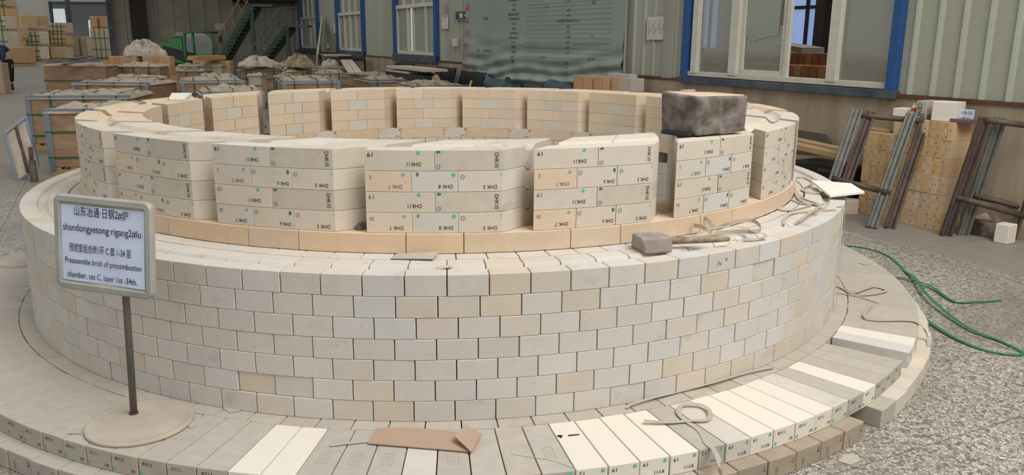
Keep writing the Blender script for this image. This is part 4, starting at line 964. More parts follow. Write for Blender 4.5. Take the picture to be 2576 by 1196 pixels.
# ---- arch brick stack against the wall
BH = .149; BWd = .0765; BL = .24
fr0 = at(2363.5, 583.6, 0); u_ = -DW  # to the right along the wall
ub = (fr0-at(2247, 553.5, 0)).normalized(); ub = (-DW*1.0).normalized(); vb = NW.copy()
D_front = 4.17
ms = MB().box((0, 0, BH/2-.0006), (BWd-.0016, BL, BH-.0016)).mesh('arch_brick', M['tan_brick'], bevel=.002)
stk_rz = math.atan2(ub.y, ub.x)
s_right = fr0.dot(DW)
def stack_pos(i, row): # i columns from the right end
    return NW*(D_front+BL/2) + DW*(s_right+BWd*(i+.5)) + Vector((0, 0, row*BH))
nums = ['11', '19', '17', '15', '10', '20']
ncol = 11
RNAM = ['bottom', 'second', 'third', 'fourth', 'fifth', 'top']
for row in range(6):
    for i in range(ncol):
        if row == 5 and i > 4: continue
        o = link('arch_brick', ms); o.location = stack_pos(i, row) + NW*rnd.uniform(-.004, .006); o.rotation_euler = (0, 0, stk_rz)
        if rnd.random() < .75:
            key = 'stk%d' % ((row*3+i) % 5)
            if key not in MARKS:
                a, b = (('11', '59'), ('19', '60'), ('17', '56'), ('20', '55'), ('15', '57'))[(row*3+i) % 5]; t = MB()
                flat_text(t, a, (-.030, -BL/2-.001, .115), (1, 0, 0), (0, 0, 1), .018, .018, -90); flat_text(t, '2', (.012, -BL/2-.001, .075), (1, 0, 0), (0, 0, 1), .012, .014, -90); flat_text(t, b, (-.025, -BL/2-.001, .018), (1, 0, 0), (0, 0, 1), .016, .022, -90)
                flat_text(t, '1011', (-.012, -BL/2-.001, .045), (1, 0, 0), (0, 0, 1), .008, .06, -90)
                MARKS[key] = [('ink_marking', t.mesh('mark', M['ink_faded'] if i % 2 else M['ink']))]
            for nm, me in MARKS[key]: link(nm, me, o)
        tag(o, 'tan arch brick in stack by the wall, %s row, %s from the right' % (RNAM[row], nth(i+1)), 'brick', 'arch bricks stacked against the wall')
def sbox(name, col0, wdt, z, hgt, dep, doff, m, label, cat, rz=0.0, bevel=.003):
    mb = MB().box((0, 0, hgt/2), (wdt, dep, hgt)); o = mb.build(name, m, None, bevel=bevel)
    o.location = NW*(D_front+doff+dep/2)+DW*(s_right+col0)+Vector((0, 0, z)); o.rotation_euler = (0, 0, stk_rz+rz); tag(o, label, cat); return o
zt6 = 6*BH; zt5 = 5*BH
sbox('white_brick', .14, .19, zt6+.001, .155, .17, .02, M['clean'], 'large cream block on top of the arch brick stack', 'brick', R(14))
o = sbox('marked_brick', .335, .085, zt6+.001, .15, .2, .015, M['dusty'], 'brown block with black lettering beside the cream block on the stack', 'brick', R(6))
t = MB(); flat_text(t, 'CB/W', (-.03, -.1012, .02), (1, 0, 0), (0, 0, 1), .035, .11, -90); t.build('hand_lettering', M['ink'], o)
sbox('arch_brick', .50, .15, zt5+.001, .145, .2, .02, M['tan_brick'], 'tan brick lying on the fifth row left of the raised part', 'brick')
sbox('white_brick', .555, .12, zt5+.15, .07, .16, .03, M['clean'], 'small cream brick on top of the stack, left of the bottle', 'brick', R(12))
sbox('wood_strip', .76, .26, zt5+.001, .022, .13, .04, M['wood'], 'thin board lying on the left end of the arch brick stack', 'board')
bt = empty('bottle', tuple(NW*(D_front+.06)+DW*(s_right+.425)+Vector((0, 0, zt6+.001))))
MB().lathe([(.001, 0), (.022, 0), (.024, .01), (.024, .085), (.012, .105), (.001, .105)], 14).build('bottle_body', M['white_frame'], bt, smooth=True)
MB().lathe([(.0245, .055), (.0248, .056), (.0248, .082), (.0245, .083)], 14).build('red_label', M['red'], bt); M['yellow'] = mat('yellow_cap', (206, 184, 60), .5)
MB().lathe([(.001, .104), (.011, .104), (.011, .122), (.001, .122)], 12).build('bottle_cap', M['yellow'], bt)
tag(bt, 'small white bottle with red label and yellow cap on the stack', 'bottle')
o = sbox('paper_card', .02, .15, zt6+.001, .10, .003, .15, M['paper'], 'white card with handwriting standing right of the cream block', 'card'); t = MB(); flat_text(t, '16.8y25', (-.055, -.0022, .055), (1, 0, 0), (0, 0, 1), .11, .03); flat_text(t, 'final', (-.02, -.0022, .015), (1, 0, 0), (0, 0, 1), .06, .025); t.build('handwriting', M['ink'], o)
sbox('metal_plate', -.02, .17, zt6+.001, .028, .18, .03, M['pole'], 'grey flat metal plate on the right end of the stack', 'plate')
# block on the floor between ring and stack
o = MB().box((0, 0, .06), (.17, .2, .12)).build('loose_brick', M['wall_warm'], None, tuple(at(2140, 540, 0)+Vector((.0, .09, .001))), R(62), bevel=.003); tag(o, 'single cream block on the floor behind the right wall edge', 'brick')
# ---- leaning steel frames
def frame_plane(f1, f2, topx, topy, off):
    a = at(*f1, 0); b = at(*f2, 0); t = at_wall(topx, topy, off); n = (b-a).cross(t-a).normalized(); return a, n
def chan(pa, pb, n, w=.085, d=.045):
    pa = Vector(pa); pb = Vector(pb); ax = (pb-pa).normalized(); sd = ax.cross(n).normalized(); mb = MB()
    sec = [(-w/2, 0), (-w/2, d), (-w*.28, d), (-w*.16, d*.55), (w*.16, d*.55), (w*.28, d), (w/2, d), (w/2, 0)]
    mb.prism([pa+sd*x+n*y for x, y in sec], pb-pa); return mb
def steel_frame(label, m, pl, legs, tubes, back):
    p0, n = pl
    if n.dot(CAM-p0) < 0: n = -n
    e = empty('trestle', tuple(at(*legs[0][1], 0) if legs[0][1][1] > 500 else p0)); L0 = Matrix.Translation(-e.location)
    for (t, b) in legs:
        q = chan(at_plane(*b, p0-n*back, n), at_plane(*t, p0-n*back, n), n).build('upright', m, e, bevel=.003); q.matrix_parent_inverse = L0
    for pts in tubes:
        q = MB().tube([at_plane(x, y, p0-n*(back-.03), n) for x, y in pts], .024, 12).build('cross_tube', M['pipe'], e, smooth=True); q.matrix_parent_inverse = L0
    tag(e, label, 'frame'); return e
pA_ = frame_plane((2190, 574), (2232, 577), 2290, 292, .40)
pB_ = frame_plane((2385, 593), (2425, 595), 2480, 300, .38)
def ext(t, b, k):  # extend a leg's lower end
    return (b[0]+(b[0]-t[0])*k, b[1]+(b[1]-t[1])*k)
steel_frame('grey steel trestle frame leaning on the arch brick stack', M['ch_grey'], pA_, [((2292, 288), (2192, 573)), ((2157, 276), (2075, 520))], [[(2094, 448), (2240, 487)]], .0)
steel_frame('red-brown steel trestle frame leaning behind the grey one on the brick stack', M['ch_brown'], pA_, [((2331, 290), (2236, 576)), ((2190, 282), (2100, 540))], [[(2140, 288), (2325, 305)]], .055)
steel_frame('red-brown steel trestle frame at right picture edge, front of the pair', M['ch_brown'], pB_, [((2478, 294), (2376, 593)), ((2600, 470), (2548, 640))], [[(2406, 496), (2580, 545)], [(2480, 302), (2600, 318)]], .0)
steel_frame('grey steel trestle frame at right picture edge, behind the brown one', M['ch_grey'], pB_, [((2515, 294), (2418, 594)), ((2650, 470), (2590, 650))], [[(2450, 492), (2600, 528)]], .055)
# ---- clutter under the right frame
def fbox(name, x, y, sx_, sy_, sz_, rz, m, label, cat, z=0.0, bevel=.004, dy=0.0):
    p = at(x, y, z); p.y += dy; o = MB().box((0, 0, sz_/2), (sx_, sy_, sz_-.001)).build(name, m, None, tuple(p+Vector((0, 0, .0008))), R(rz), bevel=bevel); tag(o, label, cat); return o
fbox('concrete_block', 2448, 588, .17, .12, .115, -60, M['dark_sheet'], 'dark grey concrete block under the right frame, left of two', 'block')
fbox('concrete_block', 2487, 596, .14, .12, .12, -58, M['dark_block'], 'dark grey concrete block under the right frame, right of two', 'block', dy=.03)
fbox('firebrick', 2530, 612, .105, .12, .15, -62, M['clean'], 'cream brick standing on the floor under the right frame', 'brick', dy=.02)
fbox('firebrick', 2556, 592, .08, .1, .30, -62, M['wall_warm'], 'tall cream brick behind the standing brick at right edge', 'brick', dy=.08)
fbox('firebrick', 2552, 590, .24, .1, .06, -62, M['wall_warm'], 'cream brick lying on top of the tall brick at right edge', 'brick', dy=.08).location.z = .302
p = at(2462, 575, 0); o = MB().tube([(-.16, 0, .075), (.10, 0, .075)], .075, 20).build('pipe_stub', M['pipe'], None, tuple(p+Vector((.02, .22, .08))), -R(68), smooth=False); tag(o, 'short thick pipe lying on blocks behind the right frame', 'pipe')
o = MB().box((0, 0, .04), (.30, .2, .08)).build('rubble_slab', M['dark_sheet'], None, tuple(p+Vector((.02, .22, .001))), -R(65)); tag(o, 'dark slab on the floor carrying the thick pipe', 'slab')
rub = MB()
def rf(u, v):
    a = u*6.283; r = (.17+.03*math.sin(3*a+1)+.02*math.sin(8*a))*math.cos(v*1.57); return (r*math.cos(a), r*math.sin(a), .17*math.sin(v*1.57)*(1+.15*math.sin(5*a)))
p = at(2515, 600, 0); o = rub.grid(rf, 20, 7).build('rubble_heap', M['dark_brick'], None, tuple(p+Vector((.06, .17, .001)))); tag(o, 'small heap of mortar rubble between the blocks and cream bricks', 'rubble')
# ---- dark steel sheets beyond the ring at right
q = [at_wall(1995, 388, .40), at_wall(2120, 396, .36), at_wall(2078, 338, .16), at_wall(1995, 325, .16)]
o = MB().prism(q, NW*-.012).build('steel_sheet', M['dark_sheet'], None); tag(o, 'dark steel sheet leaning on the plinth right of the ring', 'sheet')
for (a, b, c_, z, lab) in (((1990, 352), (2118, 380), .50, .1, 'upper dusty wooden beam lying beside the arch brick stack'), ((1990, 364), (2114, 392), .62, .1, 'lower dusty wooden beam lying beside the arch brick stack')):
    A_, B_ = at_wall(*a, c_), at_wall(*b, c_); o = MB().bar(A_, B_, .10, .055).build('wooden_beam', M['wood'], None, bevel=.006); tag(o, lab, 'beam')
q0, q1 = at_wall(1960, 470, .40), at_wall(2112, 480, .36)
bb = MB(); s_a, s_b = at_wall(2112, 420, .5).dot(DW), at_wall(1985, 420, .5).dot(DW); wall_box(bb, s_a, s_b, 0.0, .40, .10, .50); o = bb.build('dark_crate', M['black'], None, bevel=.01); tag(o, 'black bin-like trough under the beams right of the ring', 'trough')
o = MB().tube([at_wall(2058, 432, .75), at_wall(2110, 436, .68)], .03, 12).build('pipe_stub', M['black'], None); tag(o, 'dark tube end poking out beside the grey frame foot', 'pipe')
o = MB().hexa([at(x, y, z_) for z_ in (.0, .24) for x, y in ((1990, 470), (2080, 470), (2070, 440), (1990, 440))]).build('stone_slab', M['dusty'], None, bevel=.01); tag(o, 'dusty stone slab behind the wall edge below the black trough', 'slab')
# ---- row of bricks in front of the banner at right
def bwb(x0, x1, y0, y1, off, dep, m, label, name='firebrick', cat='brick', rz=0.0, grp=None):
    s0, s1 = at_wall(x1, y1, off).dot(DW), at_wall(x0, y1, off).dot(DW); zt_ = at_wall((x0+x1)/2, y0, off).z; zb_ = at_wall((x0+x1)/2, y1, off).z
    mb = MB(); wall_box(mb, s0, s1, zb_, zt_, off-dep, off); o = mb.build(name, m, None, bevel=.004); tag(o, label, cat, grp); return o
pbs = MB(); s0, s1 = at_wall(1588, 230, .5).dot(DW), at_wall(1441, 230, .5).dot(DW); zz = at_wall(1500, 231, .5).z
wall_box(pbs, s0-.03, s1+.03, 0, zz-.004, .29, .55); o = pbs.build('brick_stack_base', M['orange_brick'], None, bevel=.004); tag(o, 'low stack carrying the row of bricks in front of the banner', 'stack')
for i, (x0, x1, y0) in enumerate(((1442, 1463, 190), (1466, 1489, 191), (1492, 1511, 193), (1514, 1533, 194), (1537, 1557, 196), (1558, 1587, 197))):
    bwb(x0, x1, y0, 230, .5-.012*(i % 2), .2, M['orange_brick' if i < 5 else 'dusty'], '%s brick in the short row before the banner, %s from left' % ('orange-tan' if i < 5 else 'pale grey', nth(i+1)), grp='bricks in front of the banner')
bwb(1529, 1584, 186, 196.5, .47, .12, M['dusty'], 'grey-brown brick laid across the top of the short brick row')
# ================================================================ crates behind the ring
CHT = .74
def crumple(w_, d_, amp, seed, base=0.0, over=.02):
    r_ = random.Random(seed); ph = [r_.uniform(0, 6.28) for _ in range(8)]
    def f(u, v):
        x = (u-.5)*(w_+over*2); y = (v-.5)*(d_+over*2)
        ed = min(u, 1-u, v, 1-v)*8; k = min(1, ed)
        h = amp*(.9+.5*math.sin(x*7+ph[0]+2*math.sin(y*5+ph[1]))+.45*math.sin(y*11+ph[2]+1.5*math.sin(x*9+ph[3]))+.3*math.sin(x*23+y*17+ph[4])+.2*math.sin(y*37-x*13+ph[5]))
        return (x, y, base+max(.001, h*k) - (0 if ed > .02 else .03))
    return f
def crate(label, x0, y0, x1, y1, h=CHT, depth=1.15, seed=1, angles=True, straps=(.14, .5, .82), amp=.035, wrap='brown_wrap', film='film', left_side=True, zb=0.0, ang=None, wdt=None):
    A = at(x0, y0, zb+h); B = at(x1, y1, zb+h); u = B-A; u.z = 0; wd = wdt or u.length; u.normalize()
    if ang is not None: u = Vector((math.cos(R(ang)), math.sin(R(ang)), 0))
    v = Vector((-u.y, u.x, 0))
    if v.y < 0: v = -v
    e = empty('wrapped_crate', tuple(Vector((A.x, A.y, zb))+u*wd/2+v*depth/2), math.atan2(u.y, u.x))
    pal = MB()
    for k in range(3): pal.box((0, (k-1)*(depth-.1)/2, .035), (wd-.04, .09, .07))
    for k in range(7): pal.box((-wd/2+.06+(wd-.12)*k/6, 0, .082), (.10, depth-.02, .022))
    pal.build('pallet', M['wood'], e)
    nx = 6; ld = MB(); ld.box((0, 0, .095+(h-.095-.02)/2), (wd-.03, depth-.03, h-.095-.02)); ld.build('carton_load', M[wrap], e, bevel=.012, seg=2)
    MB().grid(crumple(wd, depth, amp, seed, h-.02), 36, 30).build('film_cover', M[film], e, smooth=True)
    if angles:
        MB().box((0, -depth/2+.002, h-.028), (wd, .006, .055)).box((0, -depth/2+.03, h-.001), (wd, .055, .005)).build('edge_angle', M['steel'], e)
        for s in (-1, 1): MB().box((s*(wd/2-.03), -depth/2+.001, h/2+.02), (.06, .006, h-.06)).box((s*(wd/2+.001), -depth/2+.03, h/2+.02), (.006, .06, h-.06)).build('corner_angle', M['steel'], e)
        MB().box((-wd/2, 0, h-.028), (.006, depth, .055)).build('side_angle', M['pole'], e)
    for t in straps:
        x = -wd/2+wd*t; MB().box((x, -depth/2-.004, h/2), (.020, .003, h)).box((x, 0, h+amp*.9), (.020, depth, .003)).build('strap', M['dgreen'], e)
    for t in (.28, .66): MB().box((0, -depth/2-.006, h*t), (wd+.01, .003, .018)).box((-wd/2-.004, 0, h*t), (.003, depth, .018)).build('strap', M['dgreen'], e)
    tag(e, label, 'crate', 'film-wrapped crates behind the ring'); return e
crate('film-wrapped brown crate nearest the ring at left, its corner beside the second sign board', 107, 275, 268, 262, seed=2, depth=1.0, ang=6, wdt=1.3, straps=(.32, .78))
crate('film-wrapped crate with bright steel edge, second back at far left', 61, 241, 329, 239, seed=3, depth=1.2, ang=4, wdt=1.31, straps=(.24, .56, .88))
crate('steel-edged wrapped crate, third back at left, bar ending near the ring rear', 180, 206, 372, 208, seed=4, depth=1.1, straps=(.2, .55, .9))
crate('steel-edged crate directly behind the third left crate, dark right post', 275, 193, 403, 191, seed=5, depth=.5, ang=-4.6)
crate('steel-edged wrapped crate in the middle row, behind the white slab', 455, 203, 614, 201, seed=6, depth=1.2, straps=(.2, .58, .86))
crate('low steel-edged crate behind the middle row crate, bar partly hidden', 507, 192, 597, 191, seed=7, depth=.9)
crate('film-covered crate just behind the ring, between third and fourth far piers', 506, 232, 664, 229, seed=8, depth=.9, amp=.05)
crate('steel-edged crate with dark left side, right of the rounded bundle', 711, 204.5, 856, 203, seed=9, depth=1.7, straps=(.2, .6, .85))
crate('steel-edged crate behind and left of the dark-sided crate', 690, 188, 716, 187, ang=-4.6, seed=10, depth=.5)
crate('steel-edged crate with bright bar end in front of the dark plates', 933, 201, 1067, 199, seed=11, depth=1.3, straps=(.12, .5, .82))
crate('wrapped crate left of and behind the one before the dark plates', 902, 190, 1018, 188, seed=12, depth=1.2)
crate('steel-edged crate closest to the banner, just behind the ring', 1037, 216.5, 1178, 214, seed=13, depth=1.2, straps=(.12, .48, .8))
crate('steel-edged crate in the rear row, in front of the far stairs', 597, 173, 702, 171.5, seed=14, depth=.6, ang=-4.6, straps=(.2, .55, .85))
crate('steel-edged crate in the rear row, below the leaning plank', 784, 171.4, 877, 171.4, seed=15, depth=1.2)
crate('steel-edged crate in the rear row, in front of the green machine', 405, 174, 518, 172, seed=16, depth=.5, ang=-4.6, straps=(.2, .55, .85))
crate('film-wrapped crate without steel edge, rear row left of the machine', 289, 162, 398, 160, h=.95, seed=17, depth=.5, ang=-4.6, angles=False, straps=(.15, .4, .75))
crate('pale film-wrapped crate without steel edge behind the machine front', 446, 162, 548, 160, h=.837, seed=18, depth=.4, ang=-4.6, angles=False, wrap='white_wrap', straps=(.1, .5, .75))
crate('small wrapped crate between the two rear steel-edged crates', 722, 176, 772, 175.5, seed=19, depth=.7, angles=False, straps=(.3, .8))
crate('film sheet-covered crate behind the right end of the ring', 1395, 226, 1560, 233, seed=20, depth=.9, h=.62, amp=.02, angles=False)
crate('pale wrapped bundle between middle and dark-sided crates', 622, 186, 646, 187, ang=-4.6, seed=21, depth=.4, angles=False, wrap='white_wrap', straps=(), amp=.03)
crate('pale carton crate behind the dark-sided crate', 814, 181, 868, 180, seed=22, depth=.5, angles=False, wrap='white_wrap', straps=(.3, .7))
# big brown wrapped load with dark sheets on top
e = crate('large brown film-wrapped load at left with dark strips lying on top', 104, 160, 246, 162, h=.98, seed=23, depth=.6, ang=-4.6, angles=False, straps=(), amp=.01, film='brown_wrap')
for i, (a, b, c_, d_) in enumerate(((128, 158, 205, 146), (150, 154, 228, 150), (170, 150, 240, 153), (180, 148, 222, 141), (135, 152, 200, 156))):
    p0, p1 = at(a, b, 1.03+.026*i), at(c_, d_, 1.05+.026*i); o = MB().bar(p0, p1, .16, .012).build('dark_strip', M['black'], None); tag(o, 'dark strip lying on the large brown load, %s from below' % nth(i+1), 'strip', 'dark strips on the brown load')
# orange carton rows
mcb = MB().box((0, 0, .1), (.24, .24, .2)).mesh('firebrick_carton', M['orange_brick'], bevel=.006)
def carton_row(label, x0, y0, x1, h, rows, n, grp, ytop=None):
    A = at(x0, y0, h); B = at(x1, y0, h); u = (B-A); wd = u.length; u = Vector((math.cos(YAW), math.sin(YAW), 0)); v = Vector((-u.y, u.x, 0)); st = wd/n
    
    z0 = h-.2*rows
    if z0 > .02:
        q = MB().box((0, 0, z0/2), (wd, .3, z0-.002)).build('brick_pallet', M['orange_brick'], None, tuple(Vector((A.x, A.y, 0))+u*wd/2+v*.15), math.atan2(u.y, u.x)); tag(q, 'lower courses of '+label, 'bricks', None, 'stuff')
    for r_ in range(rows):
        for k in range(n):
            if r_ == rows-1 and rnd.random() < .12: continue
            o = link('firebrick', mcb); P = Vector((A.x, A.y, z0+r_*.2+.0))+u*st*(k+.5)+v*.13; o.location = P; o.rotation_euler = (0, 0, math.atan2(u.y, u.x)); o.scale = (min(1, st/.242), 1, .985)
            tag(o, 'orange firebrick in '+label+', %s of course %s' % (nth(k+1), _O[r_+1]), 'brick', grp)
carton_row('the row left of the machine', 258, 141, 440, 1.1, 2, 12, 'orange bricks left of the machine')
carton_row('the row before the machine cab', 470, 152, 584, .915, 2, 8, 'orange bricks before the machine cab')
carton_row('the low row beside the brown load', 262, 152, 288, 1.0, 3, 2, 'orange bricks beside the brown load')
for i in range(3):
    p0, p1 = at(478+3*i, 149-3*i, .965+.045*i), at(560-2*i, 147-3*i, .965+.045*i); o = MB().bar(p0, p1, .25, .04).build('wooden_board', M['orange_brick'], None); tag(o, 'orange-brown board on the brick row before the machine cab, %s from below' % nth(i+1), 'board', 'boards before the machine cab')
# heaps of plastic film and debris
def heap(name, x, y, z, rx, ry, h, m, label, seed=1, n=40):
    r_ = random.Random(seed); ph = [r_.uniform(0, 6.28) for _ in range(6)]
    def f(u, v):
        a = u*6.2832; k = math.cos(v*1.5708); rr = (1+.14*math.sin(3*a+ph[0])+.1*math.sin(7*a+ph[1]))*k
        return (rx*rr*math.cos(a), ry*rr*math.sin(a), h*math.sin(v*1.5708)*(1+.25*math.sin(5*a+ph[2]+v*4)+.18*math.sin(11*a+ph[3]-v*7)))
    o = MB().grid(f, n, 10).build(name, m, None, tuple(at(x, y, z)), smooth=False); tag(o, label, name.replace('_', ' ').split()[-1]); return o
M['clear_film'] = mat('crumpled_pale_film', (196, 182, 160), .3, noise=.12, nscale=12, rgb2=(160, 146, 126), bump=.8, bscale=16, spec=.7)
M['debris'] = mat('mixed_debris', (176, 150, 122), .8, noise=.3, nscale=9, rgb2=(120, 100, 82), bump=.8, bscale=10)
heap('film_heap', 362, 141, 1.1, .44, .22, .27, M['clear_film'], 'heap of crumpled pale film on the orange bricks, left of the machine', 3)
heap('film_heap', 648, 167, .805, .5, .25, .2, M['clear_film'], 'crumpled pale film heap on the rear crate in front of stairs', 4)
heap('debris_heap', 752, 169, .80, .42, .25, .24, M['debris'], 'heap of tan torn packing debris below the far stairs', 5)
heap('film_heap', 832, 167, .80, .2, .2, .14, M['clear_film'], 'small pale film bundle right of the debris heap', 6)
# ================================================================ green machine
fk = empty('compact_machine', tuple(at(470, 172, 0)+FWD*0)); 
FD = 25.2
def fp(x, y, d=0.0): return at_dist(x, y, FD+d)
fk.location = Vector((fp(470, 200).x, fp(470, 200).y, 0)); L0 = Matrix.Translation(-fk.location)
bk_ = Vector((fwd0.x, fwd0.y, 0))
def fpart(name, m, pix, d0, dd, bevel=.02, **k):
    mb = MB(); mb.prism([fp(x, y, d0) for x, y in pix], bk_*dd); o = mb.build(name, m, fk, bevel=bevel, **k); o.matrix_parent_inverse = L0; return o
fpart('engine_hood', M['green'], [(400, 108), (404, 104), (422, 104), (424, 97), (429, 94), (458, 94), (462, 130), (466, 160), (442, 160), (404, 150), (400, 130)], .0, 1.3, .03)
fpart('side_guard', M['black'], [(409, 115), (461, 128), (465, 156), (443, 148), (411, 134)], -.02, .02, 0)
fpart('chassis', M['green'], [(404, 150), (552, 142), (552, 185), (410, 185)], .05, 1.2, .02)
fpart('cab_roof', M['green'], [(462, 86), (466, 81), (474, 79), (512, 79), (512, 83), (474, 83), (468, 87), (464, 92)], .0, 1.25, .01)
arc = [(512, 79), (522, 82), (530, 90), (534, 100), (536, 112), (537, 142)]
for d in (.0, 1.2):
    o = MB().tube([fp(x, y, d) for x, y in arc], .035, 8).build('cab_pillar', M['green'], fk, smooth=True); o.matrix_parent_inverse = L0
    o = MB().tube([fp(x, y, d) for x, y in ((464, 84), (463, 100), (465, 130), (467, 156))], .04, 8).build('cab_pillar', M['green'], fk, smooth=True); o.matrix_parent_inverse = L0
    o = MB().tube([fp(x, y, d) for x, y in ((483, 81), (486, 110), (490, 140))], .032, 8).build('cab_pillar', M['green'], fk, smooth=True); o.matrix_parent_inverse = L0
fpart('door_sill', M['green'], [(488, 136), (537, 136), (537, 146), (489, 146)], -.01, .06, .005)
fpart('lower_guard', M['black'], [(466, 130), (488, 138), (489, 158), (468, 158)], -.01, .05, .005)
fpart('door_glass', M['glass_dark'], [(488, 84), (512, 84), (524, 89), (530, 100), (533, 112), (534, 136), (491, 136)], .02, .01, 0)
fpart('side_glass', M['glass_dark'], [(466, 84), (482, 84), (486, 135), (469, 129)], .02, .01, 0)
fpart('seat', M['black'], [(500, 136), (500, 105), (508, 104), (512, 122), (524, 124), (524, 136)], .4, .5, .02)
o = MB().tube([fp(476, 79, .6)-UP*.0, fp(476, 72, .6)], .035, 10).build('beacon', M['orange_glass'], fk); o.matrix_parent_inverse = L0
o = MB().tube([fp(533, 84, -.0), fp(550, 83, -.1), fp(552, 90, -.1)], .012, 6).build('mirror_arm', M['black'], fk); o.matrix_parent_inverse = L0
fpart('mirror', M['black'], [(549, 91), (556, 91), (556, 108), (549, 108)], -.12, .05, .01)
for x in (430, 525):
    c_ = fp(x, 178, 0); c_.z = .36; o = MB().tube([c_-bk_*.1, c_+bk_*.2], .36, 20).build('wheel', M['black'], fk); o.matrix_parent_inverse = L0
tag(fk, 'green compact machine with rounded cab and orange beacon by the dark wall', 'machine')
# ================================================================ stairs
def stairs(label, foot, head, depth0, depth1, wd, nst, m, rail_pts, rail_m, post_bot, px_post=None):
    a = at_dist(foot[0], foot[1], depth0); b = at_dist(head[0], head[1], depth1); a.z = max(a.z, .02)
    sd = Vector((fwd0.x, fwd0.y, 0)).normalized()*wd
    e = empty('steel_staircase', tuple(a)); L_ = Matrix.Translation(-e.location)
    for o_ in (Vector(), sd):
        q = MB().bar(a+o_, b+o_, .04, .20, UP).build('stringer', m, e); q.matrix_parent_inverse = L_
    d = b-a
    for k in range(nst):
        c_ = a+d*((k+.6)/nst); q = MB().box(tuple(c_+sd/2+UP*.05), (.26, wd, .03), math.atan2(sd.y, sd.x)-math.pi/2).build('tread', m, e); q.matrix_parent_inverse = L_
    for o_ in (Vector(), sd*.98):
        pts = [at_dist(x, y, D_)+o_ for x, y, D_ in rail_pts]; q = MB().tube(pts, .022, 6).build('handrail', rail_m, e); q.matrix_parent_inverse = L_
    for t in (.05, .3, .55, .8, 1.0):
        i0 = a+d*t; 
        # rail point above
        P = [at_dist(x, y, D_) for x, y, D_ in rail_pts]; best = min((P[i].lerp(P[i+1], s/20) for i in range(len(P)-1) for s in range(21)), key=lambda q_: (Vector((q_.x-i0.x, q_.y-i0.y))).length)
        q = MB().tube([i0, best], .015, 6).build('baluster', rail_m, e); q.matrix_parent_inverse = L_
    tb_ = b.copy(); q = MB().bar(tb_-UP*.02, Vector((tb_.x, tb_.y, 0)), .10, .10, sd).build('landing_post', m, e); q.matrix_parent_inverse = L_
    q = MB().box(tuple(tb_+sd/2+Vector((.28, .0, .03))), (.6, wd, .06), 0).build('landing', m, e); q.matrix_parent_inverse = L_
    tag(e, label, 'stairs'); return e
stairs('tall dusty green steel staircase against the dark back wall', (552, 152), (632, 16), 24.0, 24.6, .8, 14, M['stair_green'], [(546, 96, 24.0), (605, -6, 24.6)], M['rail_yellow'], None)
stairs('shorter green steel staircase in the corner by the ribbed wall', (658, 152), (722, 68), 23.5, 24.2, .8, 8, M['stair_green'], [(610, 142, 23.0), (622, 140, 23.0), (704, 20, 24.0), (740, 19, 24.4)], M['stair_green'], None)
def bw_card(name, x0, y0, x1, y1, m, label, cat):
    P = [BWp(x, y, .05) for x, y in ((x0, y1), (x1, y1), (x1, y0), (x0, y0))]; o = MB().prism(P, DW*-.01).build(name, m, None); tag(o, label, cat); return o
bw_card('wall_poster', 540, 58, 567, 76, M['notice'], 'pale poster on the dark back wall beside the tall stairs', 'poster')
bw_card('wall_poster', 441, 80, 461, 91, M['notice'], 'small pale poster on the dark wall behind the machine', 'poster')
# plank, table, leaning boards near the corner
P0, P1 = at_wall(797, 155, 1.0), at_wall(810, 57, .12); o = MB().bar(P0, P1, .42, .05, NW).build('leaning_plank', M['table'], None); tag(o, 'long tan plank leaning against the wall by the farthest tall window', 'plank')
tbx = empty('side_table', tuple(at_wall(826, 136, .55))); tz = at_wall(826, 136, .5).z; tbx.location.z = 0; L_ = Matrix.Translation(-tbx.location); s0, s1 = at_wall(849, 136, .5).dot(DW), at_wall(824, 136, .5).dot(DW)
mb = MB(); wall_box(mb, s0, s1, tz-.04, tz, .08, .8); q = mb.build('table_top', M['table'], tbx); q.matrix_parent_inverse = L_
for s_ in (s0+.1, s1-.1):
    for o_ in (.15, .74): q = MB().bar(W(s_, 0, o_), W(s_, tz-.04, o_), .05, .05, DW).build('leg', M['pole'], tbx); q.matrix_parent_inverse = L_
tag(tbx, 'dusty pale table against the plinth beside the leaning plank', 'table')
for i, (x0, x1, x2, x3) in enumerate(((856, 872, 892, 876), (873, 886, 911, 893))):
    P = [at_wall(x0, 150, .75), at_wall(x1, 150, .75), at_wall(x2, 182, 1.75), at_wall(x3, 182, 1.75)]; o = MB().prism(P, (0, 0, -.04)).build('leaning_board', M['table'], None); tag(o, '%s tan board leaning from the wall below the middle tall window' % ('left' if i == 0 else 'right'), 'board')
rk = MB(); s0, s1 = at_wall(885, 160, .6).dot(DW), at_wall(843, 160, .6).dot(DW); zt_ = at_wall(862, 149, .6).z
for s_ in (s0, s1):
    for o_ in (.25, .7): rk.bar(W(s_, 0, o_), W(s_, zt_, o_), .05, .05, DW)
for o_ in (.25, .7): rk.bar(W(s0, zt_, o_), W(s1, zt_, o_), .05, .05)
for s_ in (s0, s1): rk.bar(W(s_, zt_, .25), W(s_, zt_, .7), .05, .05)
o = rk.build('steel_frame_rack', M['black'], None); tag(o, 'low black steel rack behind the leaning boards', 'rack')
